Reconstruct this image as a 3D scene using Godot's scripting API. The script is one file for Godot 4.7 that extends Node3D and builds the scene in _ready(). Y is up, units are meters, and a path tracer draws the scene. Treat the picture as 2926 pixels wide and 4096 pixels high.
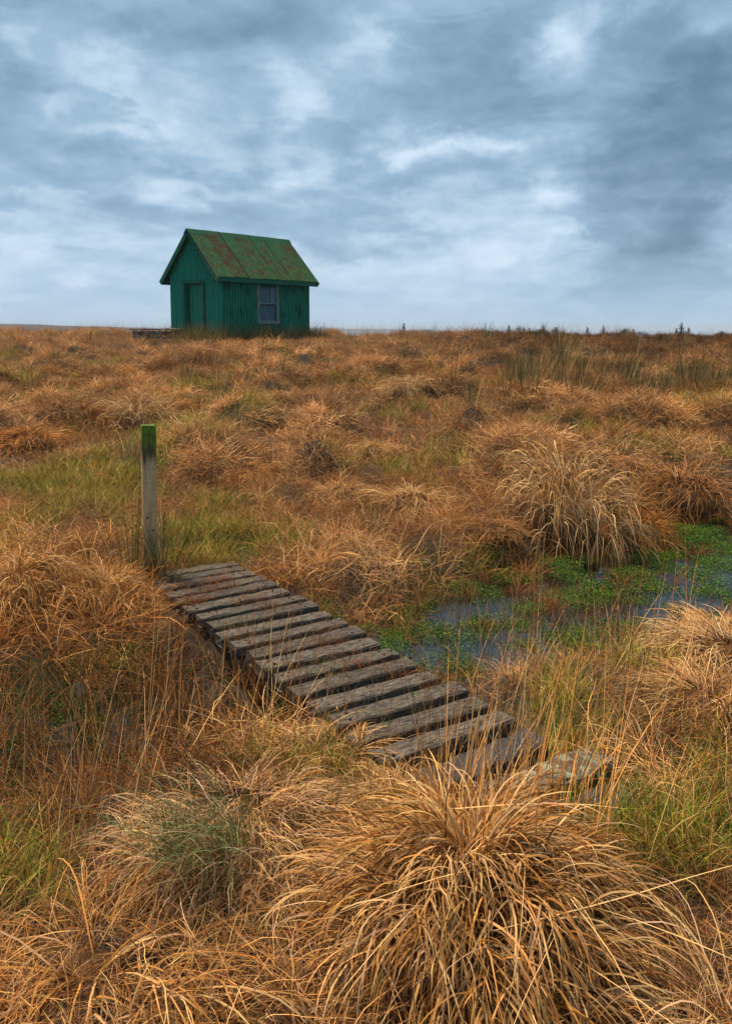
extends Node3D
# A green corrugated hut on a moor, a plank footbridge over a boggy ditch, tussocks of dead moor grass.
# Units are metres; the deck of the footbridge lies at y = 0, the camera looks along -z.

const EYE := 1.7
var rng := RandomNumberGenerator.new()
var n_big := FastNoiseLite.new()
var n_mid := FastNoiseLite.new()
var n_small := FastNoiseLite.new()
var bump_cells := {}
var M := {}
var taken := {}


# ---------------------------------------------------------------- ribbons of grass
class Ribbons:
	var p := PackedVector3Array()
	var n := PackedVector3Array()
	var c := PackedColorArray()
	var k := PackedInt32Array()

	func blade(from: Vector3, yaw: float, lean: float, length: float, width: float, segs: int, droop: float, wobble: float, base: Color, tip: Color, r: RandomNumberGenerator, floor_y := -9.0) -> void:
		var at := from
		var ang := lean
		var turn := yaw
		var twist := r.randf_range(-0.9, 0.9)
		var twist_by := r.randf_range(-1.2, 1.2) / segs
		var first := p.size()
		var step := length / segs
		var kink := r.randi_range(2, segs) if r.randf() < 0.16 else -1
		for i in segs + 1:
			var t := float(i) / segs
			var s := sin(ang)
			var dir := Vector3(s * cos(turn), cos(ang), s * sin(turn))
			var side := Vector3(-sin(turn), 0.0, cos(turn)).rotated(dir, twist)
			var nor := side.cross(dir)
			if nor.y < 0.0:
				nor = -nor
			nor = (nor + Vector3(0, 0.25, 0)).normalized()
			var w := width * 0.5 * minf(1.0, 0.6 + t * 2.0) * sqrt(maxf(0.0, 1.0 - pow(t, 2.2)))
			if i == segs:
				w = width * 0.04
			p.append(at - side * w)
			p.append(at + side * w)
			n.append(nor)
			n.append(nor)
			var col := base.lerp(tip, t)
			c.append(col)
			c.append(col)
			if i < segs:
				var a := first + i * 2
				k.append_array(PackedInt32Array([a, a + 2, a + 1, a + 1, a + 2, a + 3]))
			at += dir * step
			if at.y < floor_y:
				at.y = floor_y + 0.002
				ang = PI * 0.5
			ang += droop / segs * (0.35 + 1.3 * t)
			ang = minf(ang, 2.9)
			turn += wobble * r.randf_range(-1.0, 1.0) / segs * 3.0
			if i == kink:
				ang = minf(ang + r.randf_range(0.4, 1.5), 2.9)
				turn += r.randf_range(-1.0, 1.0)
			twist += twist_by

	func leaf(at: Vector3, dir: Vector3, length: float, width: float, col: Color, r: RandomNumberGenerator) -> void:
		var side := dir.cross(Vector3(r.randf_range(-1, 1), r.randf_range(-1, 1), r.randf_range(-1, 1))).normalized() * width * 0.5
		var nor := side.cross(dir).normalized()
		if nor.y < 0.0:
			nor = -nor
		var first := p.size()
		p.append_array(PackedVector3Array([at - side * 0.4, at + side * 0.4, at + dir * length * 0.5 + side, at + dir * length * 0.5 - side, at + dir * length]))
		for i in 5:
			n.append(nor)
			c.append(col)
		k.append_array(PackedInt32Array([first, first + 2, first + 1, first, first + 3, first + 2, first + 3, first + 4, first + 2]))

	func mesh(m: Material) -> ArrayMesh:
		var a := []
		a.resize(Mesh.ARRAY_MAX)
		a[Mesh.ARRAY_VERTEX] = p
		a[Mesh.ARRAY_NORMAL] = n
		a[Mesh.ARRAY_COLOR] = c
		a[Mesh.ARRAY_INDEX] = k
		var out := ArrayMesh.new()
		out.add_surface_from_arrays(Mesh.PRIMITIVE_TRIANGLES, a)
		out.surface_set_material(0, m)
		return out


# Real colours (linear) of the dead and living blades
const STRAW := Color(0.60, 0.380, 0.160)
const ORANGE := Color(0.455, 0.208, 0.052)
const BROWN := Color(0.165, 0.064, 0.018)
const GREYTAN := Color(0.42, 0.275, 0.165)
const PURPLE := Color(0.1400, 0.0595, 0.0490)
const GREEN := Color(0.115, 0.155, 0.026)
const BLUEGREEN := Color(0.13, 0.20, 0.07)
const RUSH := Color(0.055, 0.095, 0.03)
const MOSS := Color(0.15, 0.23, 0.02)


func mix_color(weights: Array) -> Color:
	var total := 0.0
	for w in weights:
		total += w[1]
	var pick := rng.randf() * total
	var col: Color = weights[0][0]
	for w in weights:
		pick -= w[1]
		if pick <= 0.0:
			col = w[0]
			break
	var f := rng.randf_range(0.42, 1.42)
	return Color(col.r * f * rng.randf_range(0.92, 1.08), col.g * f, col.b * f * rng.randf_range(0.85, 1.15))


# ---------------------------------------------------------------- naming
func numbered(called: String) -> String:
	var k: int = taken.get(called, 0)
	taken[called] = k + 1
	return called if k == 0 else "%s_%03d" % [called, k]


func tag(o: Node, label := "", category := "", group := "", kind := "") -> void:
	for e in [["label", label], ["category", category], ["group", group], ["kind", kind]]:
		if e[1] != "":
			o.set_meta(e[0], e[1])


func thing(called: String, at: Vector3, label: String, category: String, group := "", turn := 0.0) -> Node3D:
	var o := Node3D.new()
	o.name = numbered(called)
	o.position = at
	o.rotation.y = turn
	add_child(o, true)
	tag(o, label, category, group)
	return o


func part(called: String, mesh: Mesh, m: Material, parent: Node, at := Vector3.ZERO, turn := Vector3.ZERO) -> MeshInstance3D:
	var o := MeshInstance3D.new()
	var key := str(parent.get_instance_id()) + called
	var k: int = taken.get(key, 0)
	taken[key] = k + 1
	o.name = called if k == 0 else "%s_%03d" % [called, k]
	o.mesh = mesh
	if m:
		o.material_override = m
	o.position = at
	o.rotation = turn
	parent.add_child(o, true)
	return o


# ---------------------------------------------------------------- the lie of the land
const PROFILE_D := [-60.0, -5.0, 6.3, 8.0, 12.0, 18.0, 25.0, 30.0, 40.0, 60.0, 100.0, 300.0, 5000.0]
const PROFILE_H := [0.3, 0.02, 0.0, 0.02, 0.3, 0.7, 1.08, 1.27, 1.30, 1.18, 0.3, -8.0, -14.0]
const DITCH := [[7.0, 9.4, 1.15], [4.5, 7.9, 1.15], [3.1, 6.9, 1.1], [2.1, 6.1, 1.0], [1.1, 5.4, 0.86], [0.2, 4.85, 0.55], [-0.5, 4.35, 0.46], [-1.4, 3.72, 0.54], [-2.6, 3.15, 0.54], [-6.0, 2.3, 0.5]]
const WATER := -0.22


func profile(d: float) -> float:
	for i in range(1, PROFILE_D.size()):
		if d < PROFILE_D[i]:
			return lerpf(PROFILE_H[i - 1], PROFILE_H[i], (d - PROFILE_D[i - 1]) / (PROFILE_D[i] - PROFILE_D[i - 1]))
	return PROFILE_H[-1]


func ditch(x: float, d: float) -> Vector2:   # (how far in: 1 at the middle, 0 at the foot of the bank, negative outside in metres; x along)
	if d > 11.0 or d < 1.0 or x > 9.0 or x < -7.5:
		return Vector2(-9, 0)
	var best := -9.0
	var q := Vector2(x, d)
	for i in DITCH.size() - 1:
		var a := Vector2(DITCH[i][0], DITCH[i][1])
		var b := Vector2(DITCH[i + 1][0], DITCH[i + 1][1])
		var t := clampf((q - a).dot(b - a) / (b - a).length_squared(), 0.0, 1.0)
		var w := lerpf(DITCH[i][2], DITCH[i + 1][2], t)
		best = maxf(best, w - q.distance_to(a.lerp(b, t)))
	return Vector2(best, x)


func bumps(x: float, z: float) -> Vector3:   # height, and which way is down its side
	var h := 0.0
	var lean := Vector2.ZERO
	var cx := floori(x / 1.2)
	var cz := floori(z / 1.2)
	for i in range(cx - 1, cx + 2):
		for j in range(cz - 1, cz + 2):
			var b = bump_cells.get(Vector2i(i, j))
			if b == null:
				continue
			var off := Vector2(x - b[0], z - b[1])
			var q: float = off.length() / b[2]
			if q < 1.0:
				var g := (1.0 - q * q)
				var hh: float = b[3] * g * (0.4 + 0.6 * g)
				if hh > h:
					h = hh
				lean += off / b[2] * minf(1.0, g * 2.5) * (b[3] / b[2]) * 1.7
	return Vector3(h, lean.x, lean.y)


func ground(x: float, z: float, with_bumps := true) -> float:
	var d := -z
	var h := profile(d) - (0.004 if x < 0.0 else 0.007) * x * clampf((d - 15.0) / 25.0, 0.0, 1.0) * clampf((200.0 - d) / 100.0, 0.0, 1.0)
	var hut_by := clampf((Vector2(x + 4.2, d - 31.5).length() - 4.0) / 5.0, 0.0, 1.0)
	var near := clampf((90.0 - d) / 40.0, 0.0, 1.0)
	h += (n_mid.get_noise_2d(x, z) * 0.10 + n_small.get_noise_2d(x, z) * 0.03) * near * clampf((d - 1.0) / 12.0, 0.25, 1.0)
	if d > 9.0 and d < 90.0:
		h += n_big.get_noise_2d(x, z) * 0.22 * hut_by * clampf((d - 9.0) / 8.0, 0.0, 1.0)
	var hut := Vector2(x + 4.2, d - 33.0).length()
	h = lerpf(1.27, h, clampf((hut - 3.2) / 4.0, 0.0, 1.0))
	if d > 6.0 and d < 50.0 and with_bumps:
		h += bumps(x, z).x * (0.25 + 0.75 * hut_by)
	var deck := deck_local(x, z)
	if absf(deck.x) < 0.9 and deck.y > -2.2 and deck.y < 2.3:   # level ground under the ends of the footbridge
		h = lerpf(minf(h, -0.1), h, clampf((absf(deck.x) - 0.42) / 0.4, 0.0, 1.0))
	var w := ditch(x, d).x
	if w > -0.45:
		var right := clampf((x + 0.6) / 1.0, 0.0, 1.0)
		var floor_h := lerpf(-0.20, -0.34, right) + n_small.get_noise_2d(x * 1.7 + 40.0, z * 1.7) * 0.16 + n_mid.get_noise_2d(x * 3.0, z * 3.0 + 70.0) * 0.08
		var t := smoothstep(-0.42, 0.02, w)
		h = lerpf(h, minf(h, floor_h), t)
	return h


const DECK_AT := Vector3(-0.46, 0.0, -4.66)
var deck_dir := Vector3(0.536, 0, 0.844)
var plank_dir := Vector3(0.844, 0, -0.536)


func deck_local(x: float, z: float) -> Vector2:   # across, along
	var o := Vector3(x, 0, z) - DECK_AT
	return Vector2(o.dot(plank_dir), o.dot(deck_dir))


# ---------------------------------------------------------------- sky
# Cloud patches where the photograph shows them: azimuth and elevation in degrees, their half widths, lighter or darker
const CLOUDS := [
	[-16.6, 16.0, 2.6, 1.8, 0.22],
	[-19.6, 13.7, 2.1, 0.6, 0.28],
	[-17.8, 12.5, 2.4, 0.5, 0.20],
	[-13.8, 12.8, 2.9, 0.6, 0.20],
	[-4.8, 15.1, 2.2, 2.5, 0.36],
	[-3.7, 10.2, 2.5, 0.8, 0.24],
	[-12.3, 8.9, 3.8, 0.7, 0.30],
	[1.4, 11.5, 3.5, 0.6, 0.22],
	[5.3, 12.1, 5.0, 0.6, 0.26],
	[8.9, 12.2, 2.6, 0.6, 0.20],
	[1.7, 13.3, 1.2, 0.6, 0.26],
	[12.9, 8.9, 1.3, 0.9, 0.30],
	[13.1, 18.2, 2.2, 1.8, 0.45],
	[14.4, 19.4, 1.8, 1.2, 0.20],
	[21.9, 18.5, 2.1, 1.5, 0.35],
	[0.2, 19.2, 1.8, 1.2, 0.20],
	[-0.1, 16.9, 1.8, 1.8, 0.14],
	[9.3, 4.6, 1.2, 0.9, 0.16],
	[11.7, 5.7, 1.5, 0.8, 0.14],
	[13.7, 7.1, 1.8, 1.2, 0.08],
	[2.1, 6.1, 2.4, 0.5, 0.20],
	[-18.4, 3.2, 1.5, 0.4, 0.20],
	[-21.1, 17.3, 1.2, 0.5, 0.20],
	[-21.0, 5.0, 4.7, 1.8, 0.06],
	[4.5, 2.2, 2.4, 0.7, 0.12],
	[-5.7, 19.5, 5.0, 1.8, -0.34],
	[-14.0, 18.7, 4.1, 1.8, -0.20],
	[-1.0, 12.0, 2.1, 1.2, -0.16],
	[-7.5, 12.8, 1.8, 1.8, -0.12],
	[20.1, 11.3, 6.2, 5.9, -0.44],
	[20.6, 5.6, 3.8, 2.1, -0.22],
	[8.0, 15.7, 5.0, 3.2, -0.15],
	[-15.3, 11.3, 4.7, 0.8, -0.14],
	[-7.6, 10.5, 1.8, 0.6, -0.10],
	[5.7, 10.2, 5.0, 0.8, -0.16],
	[21.3, 16.1, 2.6, 1.8, -0.20],
	[9.1, 19.0, 2.6, 1.8, -0.08],
	[-21.4, 15.3, 2.4, 1.8, -0.06],
	[-10.0, 7.6, 5.9, 0.7, -0.05],
	[-18.0, 7.4, 5.9, 0.9, -0.05],
	[16.9, 3.4, 5.9, 2.6, -0.12],
	[4.2, 8.0, 4.7, 0.9, -0.06],
	[-22.8, 18.8, 3.5, 1.5, -0.10],
]


func sky_tone(az: float, el: float) -> float:
	var t := 0.63 - 0.020 * maxf(el - 4.0, 0.0) + 0.00035 * pow(maxf(el - 4.0, 0.0), 2.0)
	t = maxf(t, 0.30)
	for b in CLOUDS:
		var dx: float = (az - b[0]) / b[2]
		var dy: float = (el - b[1]) / b[3]
		var q := dx * dx + dy * dy
		if q < 9.0:
			t += 0.78 * b[4] * exp(-q)
	return t


func drift(az: float, el: float, puff: FastNoiseLite) -> Vector2:   # frays the soft patches
	var q := Vector2(az * 0.16, el * 0.27)
	return Vector2(az + 2.4 * puff.get_noise_2d(q.x + 70.0, q.y), el + 1.3 * puff.get_noise_2d(q.x, q.y + 70.0))


func sky_color(az: float, el: float, tone: float, puff: FastNoiseLite, wisp: FastNoiseLite) -> Color:
	var a := deg_to_rad(az)
	var e := deg_to_rad(el)
	var y := sin(e)
	var s := cos(e) / (y + 0.24)
	var px := sin(a) * s
	var pz := -cos(a) * s
	var n := puff.get_noise_2d(px, pz)
	var m := wisp.get_noise_2d(px * 1.3 + 31.0, pz * 1.3)
	var low := clampf(el / 6.0, 0.2, 1.0)
	var t := tone + ((smoothstep(-0.2, 0.25, n) - 0.47) * 0.10 + n * 0.10 + m * 0.16) * low
	t = clampf(t, 0.0, 1.0)
	t = t * t * (3.0 - 2.0 * t) * 0.5 + t * 0.5
	var dark := Color(0.0290, 0.0537, 0.0799)
	var mid := Color(0.0831, 0.1235, 0.1648)
	var light := Color(0.1921, 0.2280, 0.2605)
	return dark.lerp(mid, t * 2.0) if t < 0.5 else mid.lerp(light, (t - 0.5) * 2.0)


func sky_picture() -> Image:
	var puff := FastNoiseLite.new()
	puff.seed = 11
	puff.frequency = 1.05
	puff.fractal_octaves = 6
	puff.fractal_gain = 0.5
	puff.domain_warp_enabled = true
	puff.domain_warp_amplitude = 0.9
	puff.domain_warp_frequency = 0.5
	var wisp := FastNoiseLite.new()
	wisp.seed = 5
	wisp.frequency = 3.6
	wisp.fractal_octaves = 6
	wisp.fractal_gain = 0.6
	# the soft lie of the clouds, then their texture
	var w := 1024
	var h := 512
	var tone := Image.create_empty(360, 91, false, Image.FORMAT_RF)
	for j in 91:
		for i in 360:
			tone.set_pixel(i, j, Color(sky_tone(float(i) - 180.0, 90.0 - j), 0, 0))
	var whole := Image.create_empty(w, h, false, Image.FORMAT_RGBF)
	whole.fill(Color(0.16, 0.21, 0.25))
	for j in h / 2 + 1:
		var el := 90.0 - (j + 0.5) * 180.0 / h
		for i in w:
			var az := (i + 0.5) * 360.0 / w
			if az > 180.0:
				az -= 360.0
			if el > -1.0:
				var q := drift(az, el, puff)
				whole.set_pixel(i, j, sky_color(az, maxf(el, 0.0), tone.get_pixel(clampi(roundi(q.x) + 180, 0, 359), clampi(90 - roundi(q.y), 0, 90)).r, puff, wisp))
	whole.resize(4096, 2048, Image.INTERPOLATE_CUBIC)
	# in front of the camera, finer
	var per := 4096.0 / 360.0
	var az0 := -34.0
	var cols := int(68.0 * per)
	var rows := int(30.0 * per)
	var small_tone := Image.create_empty(137, 61, false, Image.FORMAT_RF)
	for j in 61:
		for i in 137:
			small_tone.set_pixel(i, j, Color(sky_tone(az0 + i * 0.5, 30.0 - j * 0.5), 0, 0))
	small_tone.resize(cols, rows, Image.INTERPOLATE_CUBIC)
	var fine := Image.create_empty(cols, rows, false, Image.FORMAT_RGBF)
	for j in rows:
		var el := 30.0 - (j + 0.5) / per
		for i in cols:
			var az := az0 + (i + 0.5) / per
			var q := drift(az, el, puff)
			fine.set_pixel(i, j, sky_color(az, maxf(el, 0.0), small_tone.get_pixel(clampi(int((q.x - az0) * per), 0, cols - 1), clampi(int((30.0 - q.y) * per), 0, rows - 1)).r, puff, wisp))
	var top := 1024 - rows
	var left := roundi(-az0 * per)
	whole.blit_rect(fine, Rect2i(left, 0, cols - left, rows), Vector2i(0, top))
	whole.blit_rect(fine, Rect2i(0, 0, left, rows), Vector2i(4096 - left, top))
	return whole


# ---------------------------------------------------------------- materials
func picture(w: int, h: int, f: Callable) -> ImageTexture:
	var im := Image.create_empty(w, h, false, Image.FORMAT_RGB8)
	for j in h:
		for i in w:
			im.set_pixel(i, j, f.call(float(i) / w, float(j) / h))
	return ImageTexture.create_from_image(im)


func noise(s: int, f: float, octaves := 4) -> FastNoiseLite:
	var n := FastNoiseLite.new()
	n.seed = s
	n.frequency = f
	n.fractal_octaves = octaves
	return n


func plain(col: Color, rough := 0.8) -> StandardMaterial3D:
	var m := StandardMaterial3D.new()
	m.albedo_color = col.linear_to_srgb()
	m.roughness = rough
	m.metallic_specular = 0.22
	m.cull_mode = BaseMaterial3D.CULL_DISABLED
	return m


func srgb(c: Color) -> Color:
	return c.linear_to_srgb()


func leafy(tint := Color.WHITE) -> StandardMaterial3D:
	var m := StandardMaterial3D.new()
	m.albedo_color = srgb(tint)
	m.vertex_color_use_as_albedo = true
	m.roughness = 0.62
	m.metallic_specular = 0.2
	m.cull_mode = BaseMaterial3D.CULL_DISABLED
	m.backlight_enabled = true
	m.backlight = Color(0.5, 0.5, 0.5)
	return m


func make_materials() -> void:
	M.leaf = leafy()
	M.leaf_straw = leafy(Color(1.0, 1.0, 0.98))
	M.leaf_orange = leafy(Color(0.98, 0.82, 0.62))
	M.leaf_brown = leafy(Color(0.66, 0.55, 0.5))
	M.leaf_tan = leafy(Color(0.95, 0.86, 0.86))
	M.leaf_dark = leafy(Color(0.42, 0.36, 0.34))
	# ground: peat, litter, moss and painted ditch-shadow colours come with the vertices
	var g := StandardMaterial3D.new()
	g.vertex_color_use_as_albedo = true
	g.roughness = 0.95
	var gn := noise(3, 1.0, 4)
	g.albedo_texture = picture(256, 256, func(u: float, v: float):
		var a := u * TAU
		var b := v * TAU
		var t: float = 0.75 + 0.5 * gn.get_noise_3d(cos(a) * 8.0 + sin(b) * 3.0, sin(a) * 8.0, cos(b) * 8.0)
		return Color(t, t, t))
	g.uv1_triplanar = true
	g.uv1_world_triplanar = true
	g.uv1_scale = Vector3(1.4, 1.4, 1.4)
	M.ground = g
	M.peat = plain(Color(0.060, 0.032, 0.014), 0.95)
	# green painted sheet iron on the walls: streaks of darker damp paint run down, a few rust spots
	var n1 := noise(21, 1.0, 4)
	var n2 := noise(22, 1.0, 5)
	M.wall_iron = plain(Color.WHITE, 0.5)
	M.wall_iron.albedo_texture = picture(640, 200, func(u: float, v: float):
		var damp := clampf(n1.get_noise_2d(u * 30.0, v * 2.2) * 1.6 + n2.get_noise_2d(u * 5.0, v * 4.0) * 1.2 - 0.12, 0.0, 1.0)
		var fade_and_shade := 1.0 + 0.35 * n2.get_noise_2d(u * 60.0 + 9.0, v * 25.0)
		var rib_shade := 0.5 + 0.5 * sin(u * 4.464 / 0.13 * TAU)       # light on the ribs put into the colour: pale crests, dark valleys
		fade_and_shade *= 0.62 + 0.95 * rib_shade * rib_shade
		var c := Color(0.0055, 0.165, 0.105) * fade_and_shade
		c = c.lerp(Color(0.0016, 0.040, 0.033), damp * 0.85)
		var rust := clampf(n2.get_noise_2d(u * 40.0 + 80.0, v * 26.0) * 3.0 - 1.25, 0.0, 1.0)
		c = c.lerp(Color(0.06, 0.035, 0.025), rust * 0.6)
		return srgb(c))
	M.gable_iron = plain(Color.WHITE, 0.45)
	M.gable_iron.albedo_texture = picture(448, 200, func(u: float, v: float):
		var damp := clampf(n1.get_noise_2d(u * 24.0 + 50.0, v * 2.0) * 1.3 - 0.15, 0.0, 1.0)
		var fade_and_shade := 1.0 + 0.3 * n2.get_noise_2d(u * 50.0 + 29.0, v * 20.0)
		var rib_shade := 0.5 + 0.5 * sin(u * 2.905 / 0.13 * TAU)  # gable ribs: crests lightened, valleys darkened, as shading painted in the colour
		fade_and_shade *= 0.65 + 0.9 * rib_shade * rib_shade
		var c := (Color(0.0075, 0.200, 0.135) * fade_and_shade).lerp(Color(0.003, 0.070, 0.055), damp * 0.7)
		return srgb(c))
	# the roof: older paint gone olive, rust in the lower and middle of some sheets
	M.roof_iron = plain(Color.WHITE, 0.75)
	var per_sheet := [0.50, 0.86, 0.58, 0.60, 0.68, 0.62, 0.76]
	M.roof_iron.albedo_texture = picture(768, 320, func(u: float, v: float):
		var sheet: int = clampi(int(u * 7.0), 0, 6)
		var band: float = lerpf(sin(v * PI * 0.98 + 0.1), [0.8, 1.0, v * 1.3, 0.9, v * 1.3, v * 1.2, 1.1 - v * 0.6][sheet], 0.65)
		var rust: float = per_sheet[sheet] * band + n2.get_noise_2d(u * 9.0, v * 5.0) * 0.7 + n1.get_noise_2d(u * 70.0, v * 22.0) * 1.1 - 0.53
		rust = clampf(rust * 3.4, 0.0, 1.0)
		var moss := clampf(n2.get_noise_2d(u * 14.0 + 30.0, v * 9.0) * 1.6 + v * 0.55 - 0.1, 0.0, 1.0)
		var c := Color(0.014, 0.100, 0.045) * (1.0 + 0.6 * n1.get_noise_2d(u * 90.0, v * 50.0))
		c = c.lerp(Color(0.080, 0.115, 0.030), moss * 0.7)
		var rusty := Color(0.034, 0.017, 0.011).lerp(Color(0.115, 0.045, 0.020), clampf(n1.get_noise_2d(u * 120.0 + 7.0, v * 60.0) + 0.4, 0.0, 1.0))
		c = c.lerp(rusty, rust * 0.95)
		var rib_shade := 0.5 + 0.5 * sin((u * 4.996 - 0.266) / 0.128 * TAU)  # roof ribs shaded in the colour, pale on crests and dark in valleys
		c *= 0.58 + 0.95 * rib_shade
		var lap := absf(fposmod(u * 7.0 + 0.5, 1.0) - 0.5)
		c *= 0.45 + 0.55 * smoothstep(0.015, 0.05, lap)
		return srgb(c))
	M.trim = plain(Color.WHITE, 0.5)
	M.trim.albedo_texture = picture(256, 64, func(u: float, v: float):
		var f := 1.0 + 0.35 * n2.get_noise_2d(u * 16.0, v * 40.0)
		var chip := clampf(n1.get_noise_2d(u * 60.0, v * 30.0) * 3.2 - 1.5, 0.0, 1.0)
		return srgb((Color(0.007, 0.110, 0.068) * f).lerp(Color(0.14, 0.15, 0.12), chip * 0.7)))
	M.cap_iron = M.trim.duplicate()
	M.cap_iron.albedo_color = Color(0.80, 0.78, 0.70)
	M.lichen_trim = plain(Color.WHITE, 0.85)
	M.lichen_trim.albedo_texture = picture(256, 64, func(u: float, v: float):
		var f := 1.0 + 0.35 * n2.get_noise_2d(u * 16.0, v * 40.0)
		var chip := clampf(n1.get_noise_2d(u * 40.0, v * 26.0) * 3.0 + u * 1.5 - 1.15 + v * 0.4, 0.0, 1.0)
		return srgb((Color(0.006, 0.066, 0.038) * f).lerp(Color(0.22, 0.24, 0.16), chip * 0.75)))
	# flaking white over green on the window frame
	M.flaking = plain(Color.WHITE, 0.7)
	M.flaking.albedo_texture = picture(256, 64, func(u: float, v: float):
		var flake := clampf(n1.get_noise_2d(u * 34.0, v * 16.0) * 4.0 + 0.2, 0.0, 1.0)
		var wood := clampf(n2.get_noise_2d(u * 60.0, v * 30.0) * 3.0 - 0.2, 0.0, 1.0)
		return srgb(Color(0.012, 0.085, 0.055).lerp(Color(0.42, 0.48, 0.47), flake * 0.9).lerp(Color(0.07, 0.055, 0.045), wood * 0.4)))
	M.door = plain(Color(0.018, 0.210, 0.140), 0.55)
	M.door_alt = plain(Color(0.015, 0.175, 0.118), 0.55)
	M.old_wood = plain(Color(0.045, 0.032, 0.026), 0.9)
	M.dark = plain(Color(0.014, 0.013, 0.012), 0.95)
	M.curtain = plain(Color(0.42, 0.40, 0.36), 0.9)
	M.lichen_yellow = plain(Color(0.42, 0.26, 0.03), 0.9)
	M.iron = plain(Color(0.02, 0.022, 0.022), 0.6)
	M.glass = StandardMaterial3D.new()
	M.glass.transparency = BaseMaterial3D.TRANSPARENCY_ALPHA
	M.glass.albedo_color = Color(0.34, 0.50, 0.60, 0.34)
	M.glass.roughness = 0.06
	M.glass.metallic_specular = 0.17
	M.glass.cull_mode = BaseMaterial3D.CULL_DISABLED
	# weathered planks: silver grey grain, green algae and pale lichen at places
	for k in 3:
		var m := plain(Color.WHITE, 0.78)
		var o := k * 37.0
		var tone: float = [1.0, 0.86, 1.12][k]
		var height := Image.create_empty(512, 128, false, Image.FORMAT_RGB8)
		m.albedo_texture = picture(512, 128, func(u: float, v: float):
			var grain := n1.get_noise_2d(u * 7.0 + o, v * 75.0)
			var fine := n2.get_noise_2d(u * 5.0 + o, v * 90.0)
			var crack := clampf(n1.get_noise_2d(u * 5.0 + 90.0 + o, v * 46.0) * 5.0 - 1.6, 0.0, 1.0)
			var c := Color(0.082, 0.072, 0.060) * (tone * (1.0 + 1.0 * grain + 0.9 * fine))
			c = c.lerp(Color(0.115, 0.060, 0.042) * tone, clampf(n2.get_noise_2d(u * 4.0 + o, v * 12.0) * 1.4, 0.0, 0.22))
			var algae := clampf(n2.get_noise_2d(u * 5.0 + 300.0 + o, v * 6.0) * 2.4 - 0.42, 0.0, 1.0)
			c = c.lerp(Color(0.05, 0.068, 0.030), algae * 0.7)
			var lichen := clampf(n1.get_noise_2d(u * 30.0 + 60.0 + o, v * 22.0) * 7.0 - 3.6, 0.0, 1.0)
			c = c.lerp(Color(0.34, 0.38, 0.27), lichen * 0.8)
			c = c.lerp(Color(0.012, 0.010, 0.009), crack * 0.85)
			var hh := clampf(0.6 + 0.4 * grain + 0.25 * fine - crack * 0.6, 0.0, 1.0)
			height.set_pixel(mini(int(u * 512.0), 511), mini(int(v * 128.0), 127), Color(hh, hh, hh))
			return srgb(c))
		m.heightmap_enabled = true
		m.heightmap_texture = ImageTexture.create_from_image(height)
		m.heightmap_scale = 0.35
		M["plank%d" % k] = m
	M.beam = plain(Color.WHITE, 0.9)
	M.beam.albedo_texture = picture(256, 64, func(u: float, v: float):
		var c := Color(0.060, 0.046, 0.034) * (1.0 + 0.8 * n1.get_noise_2d(u * 8.0, v * 50.0))
		return srgb(c.lerp(Color(0.035, 0.05, 0.016), clampf(n2.get_noise_2d(u * 7.0, v * 9.0) * 2.0, 0.0, 0.8))))
	# the post: saw marks across, moss on its head and on one side
	M.post = plain(Color.WHITE, 0.88)
	M.post.albedo_texture = picture(512, 128, func(u: float, v: float):     # u: up the post, v: round it (four faces)
		var saw := n1.get_noise_2d(u * 170.0, v * 5.0) * 0.5 + n2.get_noise_2d(u * 300.0, v * 60.0) * 0.35
		var c := Color(0.43, 0.32, 0.175) * (1.0 + 0.55 * saw + 0.30 * n2.get_noise_2d(u * 3.0, v * 22.0))
		c = c.lerp(Color(0.16, 0.10, 0.055), clampf(n1.get_noise_2d(u * 2.0 + 5.0, v * 40.0) * 1.8 - 0.35, 0.0, 0.6))
		var green_side := smoothstep(0.66, 0.76, v) * (1.0 - smoothstep(0.97, 1.0, v))
		c = c.lerp(Color(0.105, 0.125, 0.060), 0.55 * green_side)
		var head := smoothstep(0.88, 0.95, u + 0.10 * n2.get_noise_2d(u * 9.0, v * 16.0))
		var dark_band := smoothstep(0.78, 0.87, u + 0.05 * n2.get_noise_2d(u * 12.0, v * 24.0)) * 0.85
		c = c.lerp(Color(0.028, 0.036, 0.016), dark_band)
		c = c.lerp(Color(0.10, 0.21, 0.014) * (1.0 + 0.6 * n1.get_noise_2d(u * 90.0, v * 50.0)), head * clampf(0.65 + n2.get_noise_2d(u * 20.0, v * 30.0) * 1.3, 0.0, 1.0))
		var foot := 1.0 - smoothstep(0.26, 0.42, u + 0.1 * n2.get_noise_2d(u * 9.0 + 4.0, v * 16.0))
		c = c.lerp(Color(0.05, 0.065, 0.028), foot * 0.7)
		return srgb(c))
	M.slate = plain(Color.WHITE, 0.6)
	M.slate.albedo_texture = picture(256, 128, func(u: float, v: float):
		var c := Color(0.040, 0.042, 0.046) * (1.0 + 0.8 * n1.get_noise_2d(u * 14.0, v * 40.0))
		return srgb(c.lerp(Color(0.16, 0.17, 0.14), clampf(n1.get_noise_2d(u * 30.0 + 40.0, v * 30.0) * 4.0 - 1.9, 0.0, 0.8))))
	M.slate_lichen = plain(Color.WHITE, 0.85)
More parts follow.
